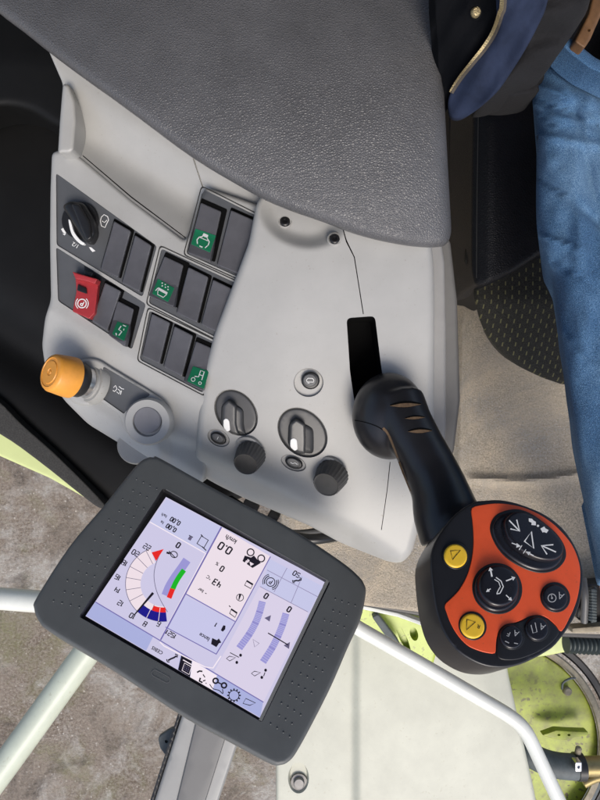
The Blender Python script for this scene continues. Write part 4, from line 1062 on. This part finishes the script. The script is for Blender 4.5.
br = thing('bracket_plate', 'small grey drilled bracket plate left of the cab pillar', 'bracket', P(165, 742, 1.0))
sheet('plate', rounded([(158, 737), (170, 729), (178, 726), (172, 744), (167, 757), (160, 748)], 3), 1.0, M['hose'], br, bevel=1.2, thick=.006, step=4, recess=[(ellipse(166.5, 741.5, 1.6, 1.8, n=14), .004, .3, 0)])

# ------------------------------------------------------------------ ENGINE HOOD
hd = thing('engine_hood', 'cream painted hood panel with a lengthwise crease and a recessed bolt', 'hood', P(400, 720, 1.45))
def hood_d(x, y):
    x = np.asarray(x, float)
    return 1.45+.010/(1+np.exp((x-356)/.9))-.00005*(x-356)
sheet('hood_panel', rounded([(276, 590), (276, 850), (545, 850), (534, 790), (508, 673), (503, 640), (360, 600)], 6), hood_d, [M['hood']], hd, bevel=3, thick=.25, step=3.5,
      recess=[(ellipse(298.5, 778, 10.5, 15.5, 0, 36), .014, 2.2, 0)])
bl = lathe('bolt', P(299, 781, float(hood_d(299, 781))+.013), (0, .05, 1), [(.020, 0), (.020, .006), (.0135, .0065), (.0130, .012), (.0115, .014), (.006, .0142)], mat('bolt_grey', (.26, .25, .24), .5, metal=.4, var=.3, vscale=120), hd, n=6*6)

# lime steel bracket behind the monitor edge
lb = sheet('lime_bracket', rounded([(345, 598), (366, 604), (398, 611), (424, 622), (440, 640), (432, 668), (418, 660), (404, 652), (388, 640), (362, 627), (345, 615)], 3), lambda x, y: 1.34+.0003*(y-600), M['lime'], None, bevel=2.5, thick=.03, step=5,
      recess=[(rounded([(396, 629), (401, 627), (408, 640), (411, 650), (406, 650), (400, 640)], 2), .02, .5, 0), (ellipse(414, 634, 4.0, 7, -15, 20), .02, .5, 0)])
tag(lb, 'lime green slotted steel bracket between the monitor and the joystick head', 'bracket')
sheet('edge_strip', rounded([(345, 601), (366, 606), (398, 613), (428, 624), (428, 628), (398, 617), (366, 610), (345, 605)], 1), 1.315, M['railw'], lb, bevel=.8, thick=.02, step=5)
sheet('dark_strut', rounded([(372, 617), (378, 614), (398, 640), (402, 648), (396, 646), (384, 634)], 2), 1.31, M['hose'], lb, bevel=1.2, thick=.02, step=4)
fe = sheet('floor_edge', rounded([(340, 599), (362, 600), (420, 608), (600, 628), (640, 630), (640, 640), (560, 637), (420, 616), (362, 606), (340, 602)], 1.5), 1.16, M['black'], None, bevel=1.5, thick=.03, step=7)
tag(fe, 'thin black rubber edging along the front of the floor mat', 'edging')

# ------------------------------------------------------------------ LIME DRUM with hose, lower right
dr = thing('machine_drum', 'dusty lime green round drum cover with a worn brown rim', 'drum', P(505, 745, 1.78))
dcx, dcy = 497, 745
sheet('drum_face', ellipse(dcx, dcy, 101, 101, 0, 90), lambda x, y: 1.75+.00015*(y-700), M['lime2'], dr, bevel=2, thick=.08, step=8)
def ringmesh(name, ra, rb, D, hgt, m, parent):
    n = 96; V = []; Fc = []
    for (r, dz) in ((ra, 0), (ra, -hgt), (ra+(rb-ra)*.2, -hgt-.006), (rb-(rb-ra)*.2, -hgt-.006), (rb, -hgt), (rb, .05)):
        for i in range(n):
            a = 2*math.pi*i/n; V.append(P(dcx+r*math.cos(a), dcy+r*math.sin(a), D+dz))
    for j in range(5):
        for i in range(n):
            k = (i+1) % n; Fc.append((j*n+i, (j+1)*n+i, (j+1)*n+k, j*n+k))
    return obj(name, V, Fc, m, parent)
ringmesh('drum_rim', 101.5, 109, 1.74, .01, M['rust'], dr); ringmesh('outer_band', 112, 120, 1.76, .0, M['black'], dr)
bp_ = sheet('lug', rounded([(542, 735), (556, 730), (570, 731), (588, 731.5), (588, 735), (575, 737), (566, 740), (552, 738.5)], 1.5), 1.70, M['lime2'], dr, bevel=1, thick=.02, step=4,
      recess=[(ellipse(559, 735, 1.6, 1.1, n=12), .01, .25, 0), (ellipse(569, 735, 1.6, 1.1, n=12), .01, .25, 0)])
lathe('drum_bolt', P(566, 690, 1.74), (0, .1, 1), [(.012, 0), (.012, .012), (.009, .016)], M['rust'], dr, n=18)
tube('drum_wire', path3([(562, 689, 1.70), (563, 683, 1.69), (569, 679, 1.69), (575, 678, 1.72)], 6), .003, M['hose'], dr)
hs_ = thing('coolant_hose', 'grey rubber hose clamped to a dull brass pipe below the lime drum', 'hose', P(560, 765, 1.55))
tube('hose_body', path3([(500, 742, 1.62), (528, 754, 1.58), (545, 762, 1.57), (562, 766, 1.56), (583, 767, 1.56)], 7), .031, M['hose'], hs_, n=24)
tube('pipe', path3([(574, 767, 1.56), (600, 766, 1.56), (660, 765, 1.56)], 4), .024, M['brass'], hs_, n=22)
tube('pipe', path3([(583, 783, 1.60), (600, 776, 1.60), (640, 772, 1.60)], 4), .013, M['brass'], hs_, n=16)
cl = lathe('hose_clamp', P(575, 766.5, 1.56), (1, .0, 0), [(.0315, 0), (.0335, .0005), (.0335, .020), (.0315, .0205)], M['black'], hs_, n=36)
sheet('clamp_screw', rounded([(575, 762), (582, 762), (582, 772), (575, 772)], 1.5), 1.515, M['chrome'], cl, bevel=1.2, thick=.02, step=3, recess=[(ellipse(578.5, 767, 1.5, 2.4, n=14), .006, .3, 0)])
lathe('clamp_ear', P(578, 752, 1.56), (0, 1, .3), [(.008, -.004), (.008, .012), (.005, .016)], M['rust'], cl, n=16)
sp = sheet('axle_beam', rounded([(552, 836), (556, 790), (566, 782), (640, 780), (640, 836)], 3), 1.95, M['hose'], None, bevel=3, thick=.05, step=8)
tag(sp, 'dark grey steel beam under the hose in the lower right corner', 'beam')

# lime channel with black ribbed bellows, right edge
ch = sheet('lime_channel', rounded([(500, 640), (560, 634.5), (650, 631), (650, 637), (650, 651), (575, 650), (545, 656), (500, 660)], 2), 1.42, mat('pale_lime_channel', (.60, .66, .27), .4, var=.1, vscale=16), None, bevel=2.5, thick=.04, step=6)
tag(ch, 'pale lime channel under the right side of the joystick head', 'channel')
pth = [P(566+84*i/60, 643.5+4*i/60, 1.36) for i in range(61)]
bw = tube('bellows', pth, [.0175+.0045*math.cos(i*math.pi/1.5) for i in range(61)], mat('bellows_grey', (.06, .075, .075), .6, bump=.2), None, n=22)
tag(bw, 'dark grey ribbed rubber bellows on the pale lime channel at the right edge', 'bellows')
pe = thing('pedal_bracket', 'dark pedal bracket with springs beside the jeans, right of the joystick head', 'pedal', P(590, 608, 1.08))
sheet('bracket_plate', rounded([(584, 584), (650, 580), (650, 622), (588, 626), (576, 618), (578, 600)], 3), 1.07, M['black'], pe, bevel=2, thick=.03, step=5)
tube('pedal_spring', [P(592+3.2*math.cos(i*.9), 588+i*.42, 1.05+.008*math.sin(i*.9)) for i in range(80)], .003, M['hose'], pe, n=8)
tube('pedal_rod', path3([(583, 578, 1.05), (585, 596, 1.04), (584, 622, 1.05)], 5), .006, M['pillar_dark'], pe, n=12)
sheet('pedal_foot', rounded([(572, 628), (650, 622), (650, 630), (572, 633)], 1.5), 1.05, M['rust'], pe, bevel=1.2, thick=.02, step=5)

# ------------------------------------------------------------------ SEAT
st = thing('operator_seat', 'black leather driver seat with a dashed dark cloth cushion beside the jeans', 'seat', P(520, 250, .95))
def seat_d(x, y): return .80+.00035*np.clip(520-x, 0, 100)+.0003*(y-150)*.2
sheet('leather_bolster', rounded([(474, -90), (473, 60), (471, 180), (470.5, 268), (474, 286), (484, 286), (512, 273), (545, 252), (700, 250), (700, -90)], 6), lambda x, y: .79+.00022*np.clip(y-120, 0, 200)+.0008*np.clip(490-x, 0, 30), M['seatleather'], st, bevel=6, thick=.12, step=6)
mk = Marks(lambda x, y: .79+.00022*np.clip(y-120, 0, 200)+.0008*np.clip(490-np.asarray(x), 0, 30), .001)
mk.line(catmull([(480, -40), (478.5, 100), (477, 200), (476.5, 278)], 6, closed=False), .9, M['dial']); mk.build('seam_stitch', st)
def cu_d(x, y): return .86+.0009*np.clip(y-300, 0, 200)+.00003*(y-300)
cu = sheet('cloth_cushion', catmull([(482, 240), (474, 286), (476, 306), (483, 328), (496, 347), (512, 362), (530, 372), (552, 381), (580, 386), (700, 392), (700, 240)], 4), cu_d, M['cloth'], st, bevel=7, thick=.10, step=6, taper=.2)
sb = sheet('seat_base', rounded([(446, -90), (449, 150), (455, 262), (461, 280), (476, 292), (500, 300), (500, -90)], 5), .98, mat('seat_base_black', (.016, .015, .014), .6, var=.4, vscale=40), st, bevel=4, thick=.14, step=8)
lathe('stud', P(467, 225, .975), (0, 0, 1), [(.003, 0), (.003, .003), (.002, .004)], M['pillar'], st, n=12)

# ------------------------------------------------------------------ PERSON on the seat
pr = thing('person', 'seated person in blue jeans, brown belt and an open navy jacket', 'person', P(640, 200, .9))
bV = []; bF = []
V = bV; Fc = bF
addgeo(ball(P(720, 30, .74), .10, .14, .12)); 
tp = [(690, 60, .72), (660, 250, .68), (660, 430, .69), (665, 600, .72), (668, 640, .80), (670, 650, 1.0)]
addgeo(tube_geo(path3(tp, 5), [float(v) for v in np.interp(np.linspace(0, 1, 26), [0, .5, .8, 1], [.085, .075, .06, .045])], 20))
addgeo(ball(P(760, -60, .66), .10, .08, .16))
pb = obj('body', bV, bF, M['skin'], pr)
md = pb.modifiers.new('fuse', 'REMESH'); md.mode = 'VOXEL'; md.voxel_size = .012
bpy.context.view_layer.update()
me = bpy.data.meshes.new_from_object(pb.evaluated_get(bpy.context.evaluated_depsgraph_get())); pb.modifiers.clear(); pb.data = me
def jeans_d(x, y):
    x = np.asarray(x, float); y = np.asarray(y, float)
    d = .575+.00005*np.clip(y-300, 0, 400)+.00016*np.clip(640-x, 0, 140)
    # soft folds: near the hip they run across, further down along the leg
    def fold(cx, cy, a, L_, w, h):
        c, s = math.cos(R(a)), math.sin(R(a)); u = (x-cx)*c+(y-cy)*s; v = -(x-cx)*s+(y-cy)*c
        return .85*h*np.exp(-(u/L_)**2-(v/(w*.72))**2)*(1+.5*np.tanh(v/(w*.4)))
    for f in ((555, 90, 18, 40, 7, .012), (570, 112, 24, 50, 6, -.010), (580, 70, 10, 30, 6, -.008), (550, 150, 60, 40, 8, .006), (590, 170, 78, 70, 9, -.008), (556, 205, 70, 40, 9, -.007), (585, 260, 84, 90, 12, .007),
              (562, 300, 76, 40, 8, -.007), (600, 370, 80, 80, 10, -.008), (580, 420, 80, 60, 8, .006), (548, 118, 35, 22, 4, -.006), (575, 140, 10, 40, 6, .007), (590, 330, 70, 60, 9, .006), (578, 480, 78, 60, 9, -.006), (548, 182, 30, 24, 5, -.007), (556, 240, 20, 30, 5, .006), (560, 262, 35, 34, 5, -.006), (600, 120, 5, 40, 6, .007), (575, 345, 50, 30, 6, .005), (590, 215, 40, 40, 6, -.006)):
        d = d-fold(*f)
    d = d+.0025*np.sin(x*.21+y*.035)*np.sin(y*.028+1)
    return d
sheet('jeans', catmull([(538, 60), (534, 85), (532.5, 102), (536, 125), (536.5, 160), (536, 200), (537, 229), (541, 250), (549, 268), (554, 280), (558, 310), (562, 345), (568, 385), (574, 430), (579, 465), (584, 500), (591, 535), (599, 565), (610, 590), (760, 600), (800, 300), (760, 70), (640, 100), (600, 78), (582, 66), (566, 50), (552, 44)], 4),
      jeans_d, M['denim'], pr, bevel=34, thick=.06, step=3.2, bprof=1.1, taper=.25, angle=179)
# waistband, belt, buckle end
sheet('waistband', rounded([(560, 44), (572, 56), (588, 68), (612, 80), (640, 92), (644, 84), (618, 70), (594, 57), (578, 44), (566, 34)], 3), lambda x, y: .548+0*x, M['denim'], pr, bevel=4, thick=.03, step=4)
sheet('belt', rounded([(574, 42), (584, 49), (590, 40), (597, 24), (604, 8), (640, -20), (620, -40), (588, -14), (592, -2), (588, 14), (583, 24)], 3), lambda x, y: .535+0*x, M['belt'], pr, bevel=3, thick=.012, step=4,
      recess=[(ellipse(589, 30, 1.6, 1.8, n=12), .004, .3, 0)])
# black knit jumper between jacket and jeans
def knit_d(x, y): return .50+.0009*np.clip(y, -50, 90)-.004*np.sin(x*.10+y*.17+1.2*np.sin(x*.05))-.0025*np.sin(x*.05-y*.16+2)
sheet('jumper', catmull([(548, -60), (538, 0), (520, 50), (500, 78), (486, 92), (500, 92), (522, 84), (542, 76), (556, 58), (566, 44), (578, 26), (590, 0), (590, -60)], 4), knit_d, M['sweater'], pr, bevel=8, thick=.05, step=3, angle=179)
sheet('jumper_hem', catmull([(500, 62), (510, 60), (525, 62), (545, 70), (540, 90), (520, 96), (500, 96), (488, 92), (490, 76)], 4), .60, M['sweater'], pr, bevel=5, thick=.04, step=5)
def jac_d(x, y): return .47+.0007*np.clip(y, -60, 120)+.00045*np.clip(500-x, 0, 60)-.003*np.sin(x*.09-y*.05)-.002*np.sin(x*.23+y*.14)
jk = sheet('jacket', catmull([(500, -60), (500, 0), (497, 18), (490, 36), (478, 56), (464, 74), (452, 90), (448, 102), (449, 114), (455, 119), (466, 117), (482, 106), (498, 91), (510, 74), (524, 52), (538, 26), (548, 0), (556, -60)], 4), jac_d, M['navy'], pr, bevel=3.5, thick=.012, step=3, taper=.12, angle=179)
sheet('jacket_lining', catmull([(438, -60), (438, 60), (440, 110), (449, 106), (455, 88), (466, 72), (480, 53), (492, 35), (499, 15), (501, -60)], 4), lambda x, y: jac_d(x, y)+.012, M['lining'], jk, bevel=2, thick=.02, step=5)
zp = catmull([(502, -60), (502, 0), (499, 14), (493, 31), (484, 46), (472, 61), (460, 76), (452, 88), (450, 92)], 8, closed=False)
mk = Marks(jac_d, .004); mk.line(zp, np.linspace(4.6, 1.5, len(zp)), M['brass2']); mk.line(zp+np.array([2.2, 1.4]), np.linspace(5.5, 2.4, len(zp)), mat('zip_tape', (.09, .075, .06), .8, var=.3, vscale=300), lift=-.0015)
mk.build('zipper', jk)
lathe('snap_button', P(475, 13, .478), (.2, -.2, 1), [(.0040, 0), (.0040, .002), (.003, .0035), (.0015, .0037)], M['brass2'], jk, n=24)
lathe('snap_button_rim', P(475, 13, .479), (.2, -.2, 1), [(.0055, 0), (.0055, .0012)], M['lining'], jk, n=24)

# ------------------------------------------------------------------ UNSEEN CAB ROOF (added to shade the rear of the cab)
rf = thing('shade_roof', 'unseen dark grey cab roof and rear panel, added to shade the operator seat and rear of the console', 'roof', (0, .5, H+.35))
def box(name, a, b, m, parent):
    x0, y0, z0 = a; x1, y1, z1 = b
    V = [(x0, y0, z0), (x1, y0, z0), (x1, y1, z0), (x0, y1, z0), (x0, y0, z1), (x1, y0, z1), (x1, y1, z1), (x0, y1, z1)]
    o = obj(name, V, [(0, 3, 2, 1), (4, 5, 6, 7), (0, 1, 5, 4), (1, 2, 6, 5), (2, 3, 7, 6), (3, 0, 4, 7)], m, parent, smooth=False)
    bv_ = o.modifiers.new('edge', 'BEVEL'); bv_.width = .02; bv_.segments = 3
    return o
box('shade_roof_panel', (-.85, .14, H+.30), (.85, 1.0, H+.38), mat('shade_roof_lining', (.10, .10, .10), .8, var=.1), rf)  # added out of view; dark underside keeps bounce and pad reflections low
box('shade_rear_panel', (-.85, .92, 1.2), (.85, .98, H+.297), M['trim'], rf)  # added out of view to shade the cab from behind
# ------------------------------------------------------------------ LIGHT AND CAMERA
w = bpy.data.worlds.new('World'); SC.world = w; w.use_nodes = True
nt = w.node_tree; bg = nt.nodes['Background']
sky = nt.nodes.new('ShaderNodeTexSky'); sky.sky_type = 'NISHITA'; sky.sun_disc = False
EL, AZ = R(52), R(168)
sky.sun_elevation = EL; sky.sun_rotation = AZ; sky.air_density = 1.0; sky.dust_density = 3.0
nt.links.new(sky.outputs['Color'], bg.inputs['Color']); bg.inputs['Strength'].default_value = .12
sd = Vector((math.sin(AZ)*math.cos(EL), math.cos(AZ)*math.cos(EL), math.sin(EL)))
L_ = bpy.data.lights.new('sun', 'SUN'); L_.energy = 1.3; L_.angle = R(25); L_.color = (1, .95, .88)
so = bpy.data.objects.new('sun', L_); COL.objects.link(so); so.rotation_euler = sd.to_track_quat('Z', 'Y').to_euler(); so.location = (0, -3, 5)
cam = bpy.data.cameras.new('camera'); co = bpy.data.objects.new('camera', cam); COL.objects.link(co)
co.location = (0, 0, H); co.rotation_euler = (0, 0, 0)
cam.sensor_fit = 'VERTICAL'; cam.sensor_height = 24; cam.lens = 24*F/800; cam.clip_start = .02; cam.clip_end = 300
SC.camera = co
SC.render.resolution_x = 768; SC.render.resolution_y = 1024
SC.view_settings.view_transform = 'Standard'; SC.view_settings.look = 'None'; SC.view_settings.exposure = 0.63; SC.view_settings.gamma = 1
SC.render.engine = 'CYCLES'
SC.cycles.use_denoising = True
